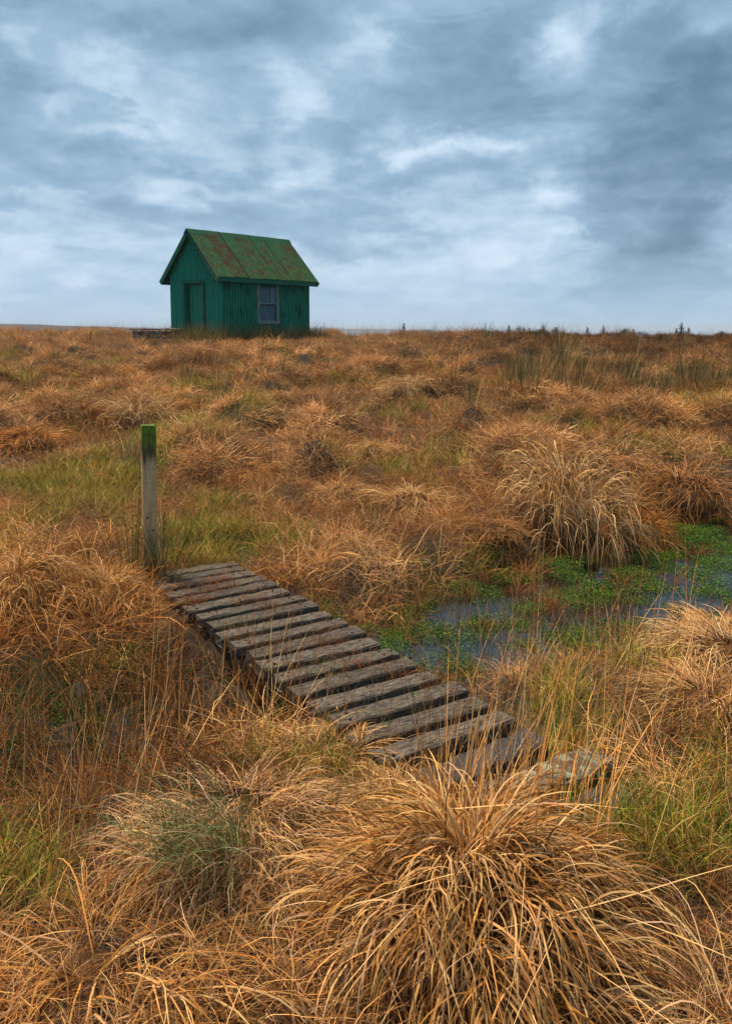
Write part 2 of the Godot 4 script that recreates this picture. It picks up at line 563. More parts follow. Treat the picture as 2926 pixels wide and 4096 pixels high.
	M.slate_lichen.albedo_texture = picture(256, 128, func(u: float, v: float):
		var c := Color(0.075, 0.068, 0.062) * (1.0 + 0.8 * n1.get_noise_2d(u * 14.0, v * 40.0))
		var l := clampf(n2.get_noise_2d(u * 7.0 + 3.0, v * 9.0) * 3.5 + 0.35, 0.0, 1.0) * clampf(1.1 - absf(u - 0.62) * 2.0, 0.0, 1.0)
		var holes := clampf(n1.get_noise_2d(u * 50.0, v * 40.0) * 3.0 - 0.6, 0.0, 1.0)
		return srgb(c.lerp(Color(0.36, 0.41, 0.27) * (1.0 + 0.5 * n1.get_noise_2d(u * 80.0, v * 60.0)), l * 0.62 * (1.0 - holes)))
	)
	M.stone = plain(Color.WHITE, 0.9)
	M.stone.albedo_texture = picture(128, 128, func(u: float, v: float):
		var c := Color(0.19, 0.175, 0.165) * (1.0 + 0.9 * n1.get_noise_2d(u * 12.0, v * 12.0))
		return srgb(c.lerp(Color(0.34, 0.36, 0.34), clampf(n2.get_noise_2d(u * 14.0, v * 14.0) * 4.0 - 1.2, 0.0, 0.8))))
	M.stone.uv1_triplanar = true
	M.stone_dark = M.stone.duplicate()
	M.stone_dark.albedo_color = Color(0.7, 0.68, 0.68)
	M.water = StandardMaterial3D.new()
	M.water.transparency = BaseMaterial3D.TRANSPARENCY_ALPHA
	M.water.albedo_color = Color(0.07, 0.085, 0.055, 0.5)
	M.water.roughness = 0.03
	M.water.metallic_specular = 0.62
	M.water.cull_mode = BaseMaterial3D.CULL_DISABLED
	M.water.normal_enabled = true
	var nt := NoiseTexture2D.new()
	nt.width = 256
	nt.height = 256
	nt.seamless = true
	nt.as_normal_map = true
	nt.bump_strength = 1.2
	nt.noise = noise(9, 0.02, 3)
	M.water.normal_texture = nt
	M.water.normal_scale = 0.25
	M.water.uv1_triplanar = true
	M.water.uv1_world_triplanar = true
	M.water.uv1_scale = Vector3(1.1, 1.1, 1.1)
	M.hill = plain(Color.WHITE, 0.95)
	M.hill.albedo_texture = picture(256, 64, func(u: float, v: float):
		var c := Color(0.075, 0.055, 0.048) * (1.0 + 0.7 * n2.get_noise_2d(u * 40.0, v * 12.0))
		return srgb(c))
	M.needle = leafy(Color(1, 1, 1))
	M.needle.backlight_enabled = false
	M.bark = plain(Color(0.06, 0.042, 0.03), 0.9)


# ---------------------------------------------------------------- solid shapes
# A timber laid along x: eight-cornered section, worn a little uneven; u along it, v round it
func timber(length: float, high: float, wide: float, uneven := 0.004, sections := 8, bevel := 0.008) -> ArrayMesh:
	var st := SurfaceTool.new()
	st.begin(Mesh.PRIMITIVE_TRIANGLES)
	var ring := []
	var y := high * 0.5
	var z := wide * 0.5
	for q in [[-y, -z + bevel], [-y, z - bevel], [-y + bevel, z], [y - bevel, z], [y, z - bevel], [y, -z + bevel], [y - bevel, -z], [-y + bevel, -z]]:
		ring.append(Vector2(q[0], q[1]))
	var rows := []
	for i in sections + 1:
		var t := float(i) / sections
		var row := []
		for q in ring:
			var e := Vector2(rng.randf_range(-1, 1), rng.randf_range(-1, 1)) * uneven
			var x := (t - 0.5) * length
			if i == 0 or i == sections:
				x += rng.randf_range(-1, 1) * uneven * 1.5
			row.append(Vector3(x, q.x + e.x, q.y + e.y))
		rows.append(row)
	for i in sections:
		for j in 8:
			var jj := (j + 1) % 8
			var quad := [rows[i][j], rows[i + 1][j], rows[i + 1][jj], rows[i][jj]]
			var u0 := float(i) / sections
			var u1 := float(i + 1) / sections
			var v0 := j / 8.0
			var v1 := (j + 1) / 8.0
			var uvs := [Vector2(u0, v0), Vector2(u1, v0), Vector2(u1, v1), Vector2(u0, v1)]
			for idx in [0, 1, 2, 0, 2, 3]:
				st.set_uv(uvs[idx])
				st.set_smooth_group(-1)
				st.add_vertex(quad[idx])
	for e in [0, sections]:
		for j in range(1, 7):
			var tri := [rows[e][0], rows[e][j], rows[e][j + 1]]
			if e == sections:
				tri = [rows[e][0], rows[e][j + 1], rows[e][j]]
			for q in tri:
				st.set_uv(Vector2((0.03 if e == 0 else 0.95) + q.z * 0.2, 0.5 + q.y))
				st.set_smooth_group(-1)
				st.add_vertex(q)
	st.generate_normals()
	return st.commit()


func box(size: Vector3, bevel := 0.006) -> ArrayMesh:
	return timber(size.x, size.y, size.z, 0.0, 1, minf(bevel, minf(size.y, size.z) * 0.3))


# Corrugated sheet in the plane x (along), y (up), facing +z; low and high give its lower and upper edge at each x
func corrugated(x0: float, x1: float, low: Callable, high: Callable, uv_of: Callable, amp := 0.014, pitch := 0.13, rows := 1) -> ArrayMesh:
	var p := PackedVector3Array()
	var n := PackedVector3Array()
	var uv := PackedVector2Array()
	var k := PackedInt32Array()
	var cols := maxi(2, ceili((x1 - x0) / pitch * 8.0))
	for i in cols + 1:
		var x := lerpf(x0, x1, float(i) / cols)
		var ph := x / pitch * TAU
		var lo: float = low.call(x)
		var hi: float = maxf(high.call(x), lo)
		var nor := Vector3(-amp * TAU / pitch * cos(ph), 0, 1).normalized()
		for j in rows + 1:
			var y := lerpf(lo, hi, float(j) / rows)
			p.append(Vector3(x, y, amp * sin(ph)))
			n.append(nor)
			uv.append(uv_of.call(x, y))
		if i < cols:
			for j in rows:
				var a := i * (rows + 1) + j
				var b := a + rows + 1
				k.append_array(PackedInt32Array([a, a + 1, b, b, a + 1, b + 1]))
	var arr := []
	arr.resize(Mesh.ARRAY_MAX)
	arr[Mesh.ARRAY_VERTEX] = p
	arr[Mesh.ARRAY_NORMAL] = n
	arr[Mesh.ARRAY_TEX_UV] = uv
	arr[Mesh.ARRAY_INDEX] = k
	var out := ArrayMesh.new()
	out.add_surface_from_arrays(Mesh.PRIMITIVE_TRIANGLES, arr)
	return out


# ---------------------------------------------------------------- the hut
const HUT_L := 4.464
const HUT_W := 2.905
const EAVE := 2.381
const RIDGE := 4.128
const OVER := 0.266
const OUT := 0.258


func make_hut() -> void:
	var hut := thing("corrugated_hut", Vector3(-5.239, 1.295, -30.0), "small green corrugated iron hut with rusty pitched roof on the moor skyline", "hut", "", 0.839)
	var slope := (RIDGE - EAVE) / (HUT_W * 0.5 + OUT)
	var foot := -0.35
	var level := func(y: float): return func(_x: float): return y
	var side_uv := func(x: float, y: float): return Vector2(x / HUT_L, 1.0 - y / 2.6)
	var wall_top := EAVE + OUT * slope - 0.03
	# long wall towards the camera, open at the window
	var win := [1.78, 2.83, 0.73, 2.17]
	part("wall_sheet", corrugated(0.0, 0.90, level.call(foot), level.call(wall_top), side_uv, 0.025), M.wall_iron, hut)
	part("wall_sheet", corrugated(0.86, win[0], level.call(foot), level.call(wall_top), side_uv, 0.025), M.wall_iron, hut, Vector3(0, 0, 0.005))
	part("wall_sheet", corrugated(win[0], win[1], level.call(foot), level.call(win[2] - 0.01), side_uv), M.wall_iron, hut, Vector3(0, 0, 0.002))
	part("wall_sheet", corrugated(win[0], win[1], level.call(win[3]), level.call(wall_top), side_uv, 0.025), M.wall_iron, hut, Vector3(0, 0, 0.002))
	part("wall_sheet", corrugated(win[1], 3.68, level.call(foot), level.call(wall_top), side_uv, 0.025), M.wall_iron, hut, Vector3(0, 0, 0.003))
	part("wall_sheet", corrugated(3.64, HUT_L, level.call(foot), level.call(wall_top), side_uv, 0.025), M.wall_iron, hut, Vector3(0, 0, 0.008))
	# far long wall and far gable
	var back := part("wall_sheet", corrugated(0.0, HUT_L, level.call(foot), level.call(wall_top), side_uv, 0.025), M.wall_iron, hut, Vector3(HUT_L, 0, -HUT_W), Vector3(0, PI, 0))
	var gable_uv := func(x: float, y: float): return Vector2(x / HUT_W, 1.0 - y / 4.2)
	var rake := func(x: float): return RIDGE - absf(x - HUT_W * 0.5) * slope - 0.05
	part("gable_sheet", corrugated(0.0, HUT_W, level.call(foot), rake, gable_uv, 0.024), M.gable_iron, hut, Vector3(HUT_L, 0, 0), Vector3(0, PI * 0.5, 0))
	# front gable: x of the sheet runs from the far corner (0) to the near corner (HUT_W)
	var face := Vector3(0, -PI * 0.5, 0)
	var at := Vector3(0, 0, -HUT_W)
	var door := [HUT_W - 2.06, HUT_W - 0.80, 2.25]
	var joint := 2.31
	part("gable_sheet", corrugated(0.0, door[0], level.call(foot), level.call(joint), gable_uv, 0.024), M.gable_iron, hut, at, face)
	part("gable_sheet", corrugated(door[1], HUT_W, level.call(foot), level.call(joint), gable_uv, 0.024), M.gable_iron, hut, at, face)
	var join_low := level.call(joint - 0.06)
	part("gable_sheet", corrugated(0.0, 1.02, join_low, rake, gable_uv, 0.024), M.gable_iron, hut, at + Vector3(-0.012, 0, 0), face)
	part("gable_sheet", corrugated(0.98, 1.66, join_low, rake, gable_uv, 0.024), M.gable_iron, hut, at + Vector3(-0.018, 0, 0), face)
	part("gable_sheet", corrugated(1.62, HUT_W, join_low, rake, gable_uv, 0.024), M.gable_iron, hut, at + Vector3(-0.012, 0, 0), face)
	# corner flashing strips
	part("corner_strip", box(Vector3(0.14, wall_top - foot, 0.012)), M.gable_iron, hut, Vector3(0.045, (wall_top + foot) * 0.5, 0.026))
	part("corner_strip", box(Vector3(0.012, joint - foot, 0.12)), M.gable_iron, hut, Vector3(-0.026, (joint + foot) * 0.5, -0.04))
	# boarded inside, so that the hut is dark behind its panes
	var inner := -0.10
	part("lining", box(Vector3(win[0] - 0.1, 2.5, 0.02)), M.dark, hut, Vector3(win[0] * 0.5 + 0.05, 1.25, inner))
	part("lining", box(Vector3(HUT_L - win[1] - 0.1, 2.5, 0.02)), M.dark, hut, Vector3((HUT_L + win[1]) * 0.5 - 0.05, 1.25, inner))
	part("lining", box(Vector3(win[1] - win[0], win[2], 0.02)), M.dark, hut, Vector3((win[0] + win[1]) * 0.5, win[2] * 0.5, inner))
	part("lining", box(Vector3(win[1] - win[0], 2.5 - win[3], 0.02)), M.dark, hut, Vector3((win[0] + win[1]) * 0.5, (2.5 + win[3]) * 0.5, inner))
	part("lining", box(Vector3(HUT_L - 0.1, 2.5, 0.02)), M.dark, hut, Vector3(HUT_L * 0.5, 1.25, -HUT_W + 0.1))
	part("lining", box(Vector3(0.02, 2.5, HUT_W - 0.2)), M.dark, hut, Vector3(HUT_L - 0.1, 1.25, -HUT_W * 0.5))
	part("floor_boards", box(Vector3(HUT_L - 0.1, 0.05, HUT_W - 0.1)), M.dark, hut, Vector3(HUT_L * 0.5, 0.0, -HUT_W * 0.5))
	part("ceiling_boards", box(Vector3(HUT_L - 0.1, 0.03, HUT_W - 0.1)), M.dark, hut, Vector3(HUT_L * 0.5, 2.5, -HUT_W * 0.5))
	# roof sheets: seven a side, each lapped over the next
	var run := HUT_W * 0.5 + OUT
	var rise := RIDGE - EAVE
	var long := Vector2(run, rise).length()
	var each := (HUT_L + OVER * 2.0) / 7.0
	for s in 2:
		for i in 7:
			var x0 := -OVER + i * each
			var x1 := x0 + each + (0.05 if i < 6 else 0.0)
			var drop := rng.randf_range(-0.012, 0.012)
			var uv := func(x: float, y: float):
				var u := (x + OVER) / (HUT_L + OVER * 2.0)
				return Vector2(u if s == 0 else 1.0 - u, 1.0 - y / long)
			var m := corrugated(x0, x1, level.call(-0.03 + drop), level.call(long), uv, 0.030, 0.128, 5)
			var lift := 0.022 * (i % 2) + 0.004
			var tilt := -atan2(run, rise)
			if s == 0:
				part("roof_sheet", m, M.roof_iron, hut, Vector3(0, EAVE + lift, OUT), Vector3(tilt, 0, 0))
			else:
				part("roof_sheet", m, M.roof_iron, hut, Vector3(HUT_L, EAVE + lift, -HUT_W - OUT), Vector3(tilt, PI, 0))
	# ridge capping, pressed over the corrugations
	for i in 3:
		var a0 := -OVER - 0.03 + i * (HUT_L + OVER * 2.0 + 0.06) / 3.0
		var a1 := a0 + (HUT_L + OVER * 2.0 + 0.06) / 3.0 + 0.03
		part("ridge_cap", ridge_cap(a0, a1, slope, 0.022 + 0.004 * (i % 2)), M.cap_iron, hut, Vector3(0, RIDGE, -HUT_W * 0.5))
	# fascia boards and soffits
	for s in 2:
		var z := OUT - 0.03 if s == 0 else -HUT_W - OUT + 0.03
		part("fascia_board", box(Vector3(HUT_L + OVER * 2.0 - 0.04, 0.19, 0.03)), M.trim, hut, Vector3(HUT_L * 0.5, EAVE - 0.085, z))
		part("soffit", box(Vector3(HUT_L + OVER * 2.0 - 0.06, 0.02, OUT - 0.05)), M.dark, hut, Vector3(HUT_L * 0.5, EAVE - 0.155, z - (0.12 if s == 0 else -0.12)))
	# bargeboards up both gables
	for e in 2:
		var x := -OVER + 0.012 if e == 0 else HUT_L + OVER - 0.012
		for s in 2:
			var mid := Vector3(x, (EAVE + RIDGE) * 0.5 - 0.105, (run * 0.5 if s == 0 else -run * 0.5) - HUT_W * 0.5)
			var o := part("bargeboard", box(Vector3(long + 0.05, 0.19, 0.028)), M.lichen_trim if s == 0 else M.trim, hut, mid)
			o.basis = Basis(Vector3(0, -rise / long, run / long) if s == 0 else Vector3(0, -rise / long, -run / long), Vector3(0, run / long, rise / long) if s == 0 else Vector3(0, run / long, -rise / long), Vector3(-1, 0, 0) if s == 0 else Vector3(1, 0, 0))
	# a purlin end or two under the overhang at the front
	for z in [0.06, -HUT_W - 0.06, -HUT_W * 0.5]:
		var yy: float = RIDGE - absf(z + HUT_W * 0.5) * slope - 0.13
		part("purlin", box(Vector3(OVER - 0.03, 0.08, 0.05)), M.dark, hut, Vector3(-OVER * 0.5 - 0.012, yy, z))
	# doorway: frame, then the door set back in it
	var dz0 := -2.06
	var dz1 := -0.80
	var dm := (dz0 + dz1) * 0.5
	var frame := part("door_frame", box(Vector3(0.05, 0.11, dz1 - dz0 + 0.05)), M.trim, hut, Vector3(-0.025, 2.27, dm))
	part("jamb", box(Vector3(0.05, 2.6, 0.10)), M.trim, frame, Vector3(0, -1.357, dz0 - dm + 0.04))
	part("jamb", box(Vector3(0.05, 2.6, 0.075)), M.trim, frame, Vector3(0.001, -1.357, dz1 - dm - 0.05))
	part("reveal", box(Vector3(0.20, 2.6, 0.03)), M.trim, frame, Vector3(0.122, -1.35, dz0 - dm + 0.105))
	part("reveal", box(Vector3(0.20, 2.6, 0.03)), M.trim, frame, Vector3(0.122, -1.35, dz1 - dm - 0.105))
	part("reveal", box(Vector3(0.20, 0.03, dz1 - dz0 - 0.19)), M.trim, frame, Vector3(0.122, -0.072, 0.0))
	part("rotten_edge", timber(2.5, 0.03, 0.045, 0.008, 14), M.old_wood, frame, Vector3(-0.012, -1.30, dz1 - dm + 0.012), Vector3(0, 0, PI * 0.5))
	var leaf_w := dz1 - dz0 - 0.26
	var leaf := part("door", box(Vector3(0.03, 2.45, leaf_w)), M.old_wood, hut, Vector3(0.20, 0.96, dm))
	for i in 7:
		var w := leaf_w / 7.0
		part("board", box(Vector3(0.022, 2.44 - rng.randf_range(0, 0.02), w - 0.011), 0.005), [M.door, M.door_alt][i % 2], leaf, Vector3(-0.026 - rng.randf_range(0, 0.004), -0.005, -leaf_w * 0.5 + w * (i + 0.5)))
	var latch := part("latch", box(Vector3(0.02, 0.035, 0.15)), M.iron, leaf, Vector3(-0.05, 0.42, -leaf_w * 0.5 + 0.05))
	# sash window: frame, two sashes of two panes, sill
	var wx: float = (win[0] + win[1]) * 0.5
	var wm: float = (win[2] + win[3]) * 0.5
	var wh: float = win[3] - win[2]
	var wf := part("window_frame", timber(wh + 0.02, 0.10, 0.06, 0.002, 4), M.flaking, hut, Vector3(win[0] + 0.05, wm, 0.01), Vector3(0, 0, PI * 0.5))
	part("window_frame", timber(wh + 0.02, 0.10, 0.06, 0.002, 4), M.flaking, hut, Vector3(win[1] - 0.05, wm, 0.01), Vector3(0, 0, PI * 0.5))
	part("window_frame", timber(win[1] - win[0] - 0.22, 0.05, 0.05, 0.001, 4), M.trim, hut, Vector3(wx, win[3] - 0.03, 0.005))
	part("window_sill", timber(win[1] - win[0] + 0.02, 0.075, 0.13, 0.002, 6), M.flaking, hut, Vector3(wx, win[2] + 0.03, 0.015))
	for s in 2:
		var sh := 0.655
		var sw: float = win[1] - win[0] - 0.205
		var sy: float = win[3] - 0.055 - sh * 0.5 if s == 0 else win[2] + 0.07 + sh * 0.5
		var sx := wx
		var sz := -0.020 if s == 0 else -0.065
		var sash := part("sash", timber(sw, 0.055, 0.035, 0.002, 6), M.flaking, hut, Vector3(sx, sy - sh * 0.5 + 0.028, sz))
		var up := sh * 0.5 - 0.028
		part("sash_rail", timber(sw, 0.03, 0.035, 0.001, 6), M.trim, sash, Vector3(0, sh - 0.045, 0))
		part("sash_stile", timber(sh - 0.07, 0.035, 0.034, 0.001, 6), M.flaking, sash, Vector3(-sw * 0.5 + 0.02, up, 0), Vector3(0, 0, PI * 0.5))
		part("sash_stile", timber(sh - 0.07, 0.035, 0.034, 0.001, 6), M.flaking, sash, Vector3(sw * 0.5 - 0.02, up, 0), Vector3(0, 0, PI * 0.5))
		part("glazing_bar", timber(sh - 0.07, 0.028, 0.028, 0.001, 6), M.flaking, sash, Vector3(0.0, up, 0), Vector3(0, 0, PI * 0.5))
		for q in [-1, 1]:
			part("pane", box(Vector3(sw * 0.5 - 0.045, sh - 0.08, 0.004), 0.001), M.glass, sash, Vector3(q * (sw * 0.25 - 0.005), up, 0.002), Vector3(rng.randf_range(-0.02, 0.02), rng.randf_range(-0.02, 0.02), 0))
		if s == 1:
			part("lichen_crust", timber(0.28, 0.008, 0.03, 0.003, 8, 0.002), M.lichen_yellow, sash, Vector3(-sw * 0.5 + 0.2, 0.031, 0.0))
	part("curtain", box(Vector3(0.09, 0.66, 0.02)), M.curtain, hut, Vector3(win[1] - 0.17, win[3] - 0.38, -0.13))


func ridge_cap(x0: float, x1: float, slope: float, up: float) -> ArrayMesh:
	var p := PackedVector3Array()
	var k := PackedInt32Array()
	var uv := PackedVector2Array()
	var cols := ceili((x1 - x0) / 0.118 * 8.0)
	var prof := [-0.16, -0.10, -0.05, -0.02, 0.0, 0.02, 0.05, 0.10, 0.16]
	for i in cols + 1:
		var x := lerpf(x0, x1, float(i) / cols)
		for z in prof:
			var wave := 0.016 * sin(x / 0.118 * TAU)
			var y: float = -absf(z) * slope + up + wave * (0.35 + 0.65 * minf(1.0, absf(z) / 0.05)) + (0.012 if absf(z) < 0.03 else 0.0)
			p.append(Vector3(x, y, z))
			uv.append(Vector2(x / 4.0, 0.3 + z))
		if i < cols:
			for j in 8:
				var a := i * 9 + j
				k.append_array(PackedInt32Array([a, a + 1, a + 9, a + 9, a + 1, a + 10]))
	var st := SurfaceTool.new()
	st.begin(Mesh.PRIMITIVE_TRIANGLES)
	for i in k:
		st.set_uv(uv[i])
		st.set_smooth_group(0)
		st.add_vertex(p[i])
	st.generate_normals()
	return st.commit()


# ---------------------------------------------------------------- footbridge, slabs, post, wall
func make_bridge() -> void:
	var turn := 0.566       # the planks lie along plank_dir
	var b := thing("footbridge", DECK_AT, "weathered grey plank footbridge crossing the boggy ditch", "footbridge", "", turn)
	var shapes := []
	for i in 6:
		shapes.append(timber(0.70, 0.060, 0.117, 0.003, 10, 0.007))
	var nail := timber(0.011, 0.003, 0.011, 0.0, 1, 0.003)
	for i in 18:
		var along := -1.567 + i * 0.1804 + rng.randf_range(-0.006, 0.006)
		var y := -0.031 + rng.randf_range(-0.006, 0.004)
		if i < 5:
			y -= 0.012 * (5 - i) * 0.5
		var o := part("plank", shapes[i % 6], M["plank%d" % (i * 7 % 3)], b, Vector3(rng.randf_range(-0.018, 0.018), y, along), Vector3(rng.randf_range(-0.03, 0.03), rng.randf_range(-0.022, 0.022), rng.randf_range(-0.012, 0.012)))
		o.scale = Vector3(rng.randf_range(0.985, 1.03), 1, rng.randf_range(0.93, 1.06))
		for e in [-0.275, 0.265]:
			for w in [-0.026, 0.03]:
				part("nail", nail, M.iron, o, Vector3(e + rng.randf_range(-0.01, 0.01), 0.0315, w + rng.randf_range(-0.006, 0.006)))
	for s in [-1, 1]:
		part("beam", timber(3.05, 0.19, 0.09, 0.004, 12, 0.01), M.beam, b, Vector3(s * 0.27, -0.163, 0.0), Vector3(0, PI * 0.5, 0))
	# slabs that lead on from the near end of the deck
	var slabs := [
		["stone_slab", Vector3(0.47, -0.04, -3.20), 0.60, 0.15, M.slate, 0.60, "long dark grey slab lying in grass just past the last plank"],
		["stone_slab", Vector3(0.70, -0.05, -3.09), 0.62, 0.17, M.slate_lichen, 0.55, "slab crusted with pale green lichen between two dark slabs"],
		["stone_slab", Vector3(0.82, -0.06, -2.88), 0.42, 0.19, M.slate, 0.50, "short dark slab farthest from the footbridge, behind the big straw tussock"],
	]
	for s in slabs:
		var o := thing(s[0], s[1], s[6], "slab", "slabs at the end of the footbridge", s[5])
		part("block", timber(s[2], 0.08, s[3], 0.007, 8, 0.012), s[4], o, Vector3.ZERO, Vector3(rng.randf_range(-0.05, 0.05), 0, rng.randf_range(-0.04, 0.04)))
	var post := thing("waymark_post", Vector3(-1.545, -0.35, -5.85), "square wooden post with mossy green top beside the footbridge", "post", "", 0.36)
	part("shaft", timber(1.40, 0.096, 0.096, 0.0015, 14, 0.006), M.post, post, Vector3(0, 0.70, 0), Vector3(0, 0, PI * 0.5 - 0.012))


func make_wall() -> void:
	# the low dry-stone wall that meets the hut on its left
	var w := thing("stone_wall", Vector3(-8.0, 1.33, -31.0), "low grey dry stone wall running left from the hut", "wall", "", 0.12)
	var shapes := []
	for i in 5:
		shapes.append(rock(i))
	for row in 3:
		var x := -0.62
		while x < 1.0:
			var l := rng.randf_range(0.16, 0.32)
			var o := part("stone", shapes[rng.randi() % 5], [M.stone, M.stone_dark][rng.randi() % 2], w, Vector3(x + l * 0.5, 0.05 + row * 0.15, rng.randf_range(-0.03, 0.03)), Vector3(0, rng.randf_range(-0.2, 0.2), rng.randf_range(-0.08, 0.08)))
			o.scale = Vector3(l * 0.53, 0.075, 0.19)
			x += l
	for i in 3:
		part("cap_stone", timber(0.62 + 0.06 * (i % 2), 0.05, 0.44, 0.016, 6, 0.012), M.stone, w, Vector3(-0.36 + i * 0.62, 0.48 + rng.randf_range(0, 0.012), 0), Vector3(0, rng.randf_range(-0.05, 0.05), rng.randf_range(-0.02, 0.02)))


func rock(s: int) -> ArrayMesh:
	var n := noise(100 + s, 0.9, 2)
	var st := SurfaceTool.new()
	st.begin(Mesh.PRIMITIVE_TRIANGLES)
	var sp := SphereMesh.new()
	sp.radius = 1.0
	sp.height = 2.0
	sp.radial_segments = 8
	sp.rings = 4
	var a := sp.get_mesh_arrays()
	var v: PackedVector3Array = a[Mesh.ARRAY_VERTEX]
	for i in a[Mesh.ARRAY_INDEX]:
		var q := v[i]
		var m := maxf(absf(q.x), maxf(absf(q.y), absf(q.z)))
		q = q.lerp(q / m, 0.62) * (1.0 + 0.22 * n.get_noise_3d(q.x, q.y, q.z))
		st.set_smooth_group(-1)
		st.add_vertex(q)
	st.generate_normals()
	return st.commit()


# ---------------------------------------------------------------- ground, hills, water
func green_at(x: float, z: float) -> float:
	var g := 0.0
	for q in GREENS:
		var off := Vector2(x - q[0], z + q[1])
		var e: float = off.length() / q[2]
		if e < 1.6:
			g = maxf(g, q[3] * (1.0 - smoothstep(0.5, 1.5, e)))
	var n := n_mid.get_noise_2d(x * 0.8 + 90.0, z * 0.8) + 0.5 * n_small.get_noise_2d(x, z + 50.0)
	return clampf(g + smoothstep(0.3, 0.6, n) * 0.45 + g * n * 0.6, 0.0, 1.0)


# living green: moss, short grass (x, distance, radius, strength)
const GREENS := [
	[-3.3, 16.0, 0.7, 0.8], [-3.0, 14.2, 0.6, 0.8], [-1.7, 12.1, 0.4, 0.7], [-3.3, 9.1, 0.8, 0.7], [-2.3, 10.2, 0.6, 0.85], [-2.6, 11.6, 0.6, 0.9], [-2.9, 13.2, 0.6, 0.9], [-2.2, 18.5, 0.7, 0.7], [-4.2, 23.5, 0.9, 0.6], [-2.55, 8.2, 0.5, 0.8], [-1.25, 6.7, 0.5, 1.0], [-0.85, 6.6, 0.35, 0.9],
	[-9.5, 22.3, 0.8, 0.7], [-7.4, 17.5, 0.7, 0.7], [-2.1, 22.4, 0.8, 0.6], [-5.6, 14.8, 0.7, 0.6], [2.83, 7.5, 0.55, 1.0], [3.45, 7.9, 0.5, 0.9], [2.1, 6.95, 0.45, 0.8], [3.53, 10.3, 0.28, 1.0],
	[0.95, 2.72, 0.32, 1.0], [1.25, 2.85, 0.3, 0.45], [1.1, 3.15, 0.3, 0.2], [-1.12, 2.4, 0.16, 0.9], [-0.2, 3.15, 0.3, 0.5], [0.15, 2.75, 0.2, 0.5], [1.15, 4.2, 0.4, 0.3], [0.75, 3.5, 0.3, 0.6],
	[0.7, 6.3, 0.3, 0.25], [1.35, 6.7, 0.3, 0.4], [-1.4, 8.0, 0.4, 0.5], [-6.5, 20.0, 0.8, 0.5], [5.0, 13.2, 0.8, 0.5], [5.8, 13.0, 0.7, 0.5],
]


func on_hut(x: float, z: float, margin := 0.0) -> bool:
	var o := Vector3(x + 5.239, 0, z + 30.0)
	var along := o.dot(Vector3(cos(0.839), 0, -sin(0.839)))
	var across := o.dot(Vector3(sin(0.839), 0, cos(0.839)))
	return along > -margin and along < HUT_L + margin and across < margin and across > -HUT_W - margin


func make_ground() -> void:
	var p := PackedVector3Array()
	var c := PackedColorArray()
	var k := PackedInt32Array()
	var radii := [0.0]
	var r := 0.3
	while r < 5200.0:
		radii.append(r)
		r += maxf(0.05, r * (0.022 if r < 30.0 else 0.05))
	var turns := []
	var a := -62.0
	while a <= 62.0:
		turns.append(a)
		a += 0.42
	a = 66.0
	while a < 294.0:
		turns.append(a)
		a += 6.0
	var cols := turns.size()
	for rad in radii:
		for t in turns:
			var az := deg_to_rad(t)
			var x: float = rad * sin(az)
			var z: float = -rad * cos(az)
			var y := ground(x, z)
			p.append(Vector3(x, y, z))
			var d := -z
			var col := Color(0.030, 0.019, 0.010)
			if rad < 120.0:
				col = col.lerp(Color(0.085, 0.046, 0.020), clampf(0.4 + n_mid.get_noise_2d(x * 1.5, z * 1.5), 0.0, 0.8))
				col = col.lerp(Color(0.075, 0.105, 0.018), green_at(x, z) * 0.85)
				if ditch(x, d).x > -0.25 and x < -0.3:
					col = Color(0.016, 0.015, 0.007).lerp(Color(0.03, 0.055, 0.010), clampf((-1.3 - x) * 2.0, 0.0, 1.0))  # left ditch floor: shadow painted into the ground colour
				elif ditch(x, d).x > -0.25:
					col = Color(0.030, 0.032, 0.012).lerp(Color(0.055, 0.10, 0.014), clampf(0.35 + 1.4 * n_small.get_noise_2d(x, z), 0.0, 1.0))
			else:
				col = Color(0.10, 0.066, 0.045)
			c.append(col)
	for i in radii.size() - 1:
		for j in cols:
			var jj := (j + 1) % cols
			var q := i * cols + j
			var s := i * cols + jj
			k.append_array(PackedInt32Array([q, q + cols, s, s, q + cols, s + cols]))
	var st := SurfaceTool.new()
	var arr := []
	arr.resize(Mesh.ARRAY_MAX)
	arr[Mesh.ARRAY_VERTEX] = p
	arr[Mesh.ARRAY_COLOR] = c
	arr[Mesh.ARRAY_INDEX] = k
	st.create_from_arrays(arr)
	st.generate_normals()
	var o := MeshInstance3D.new()
	o.name = "ground"
	o.mesh = st.commit()
	o.material_override = M.ground
	add_child(o, true)
	tag(o, "peaty moorland ground under the grass, rising gently to the skyline", "ground", "", "structure")


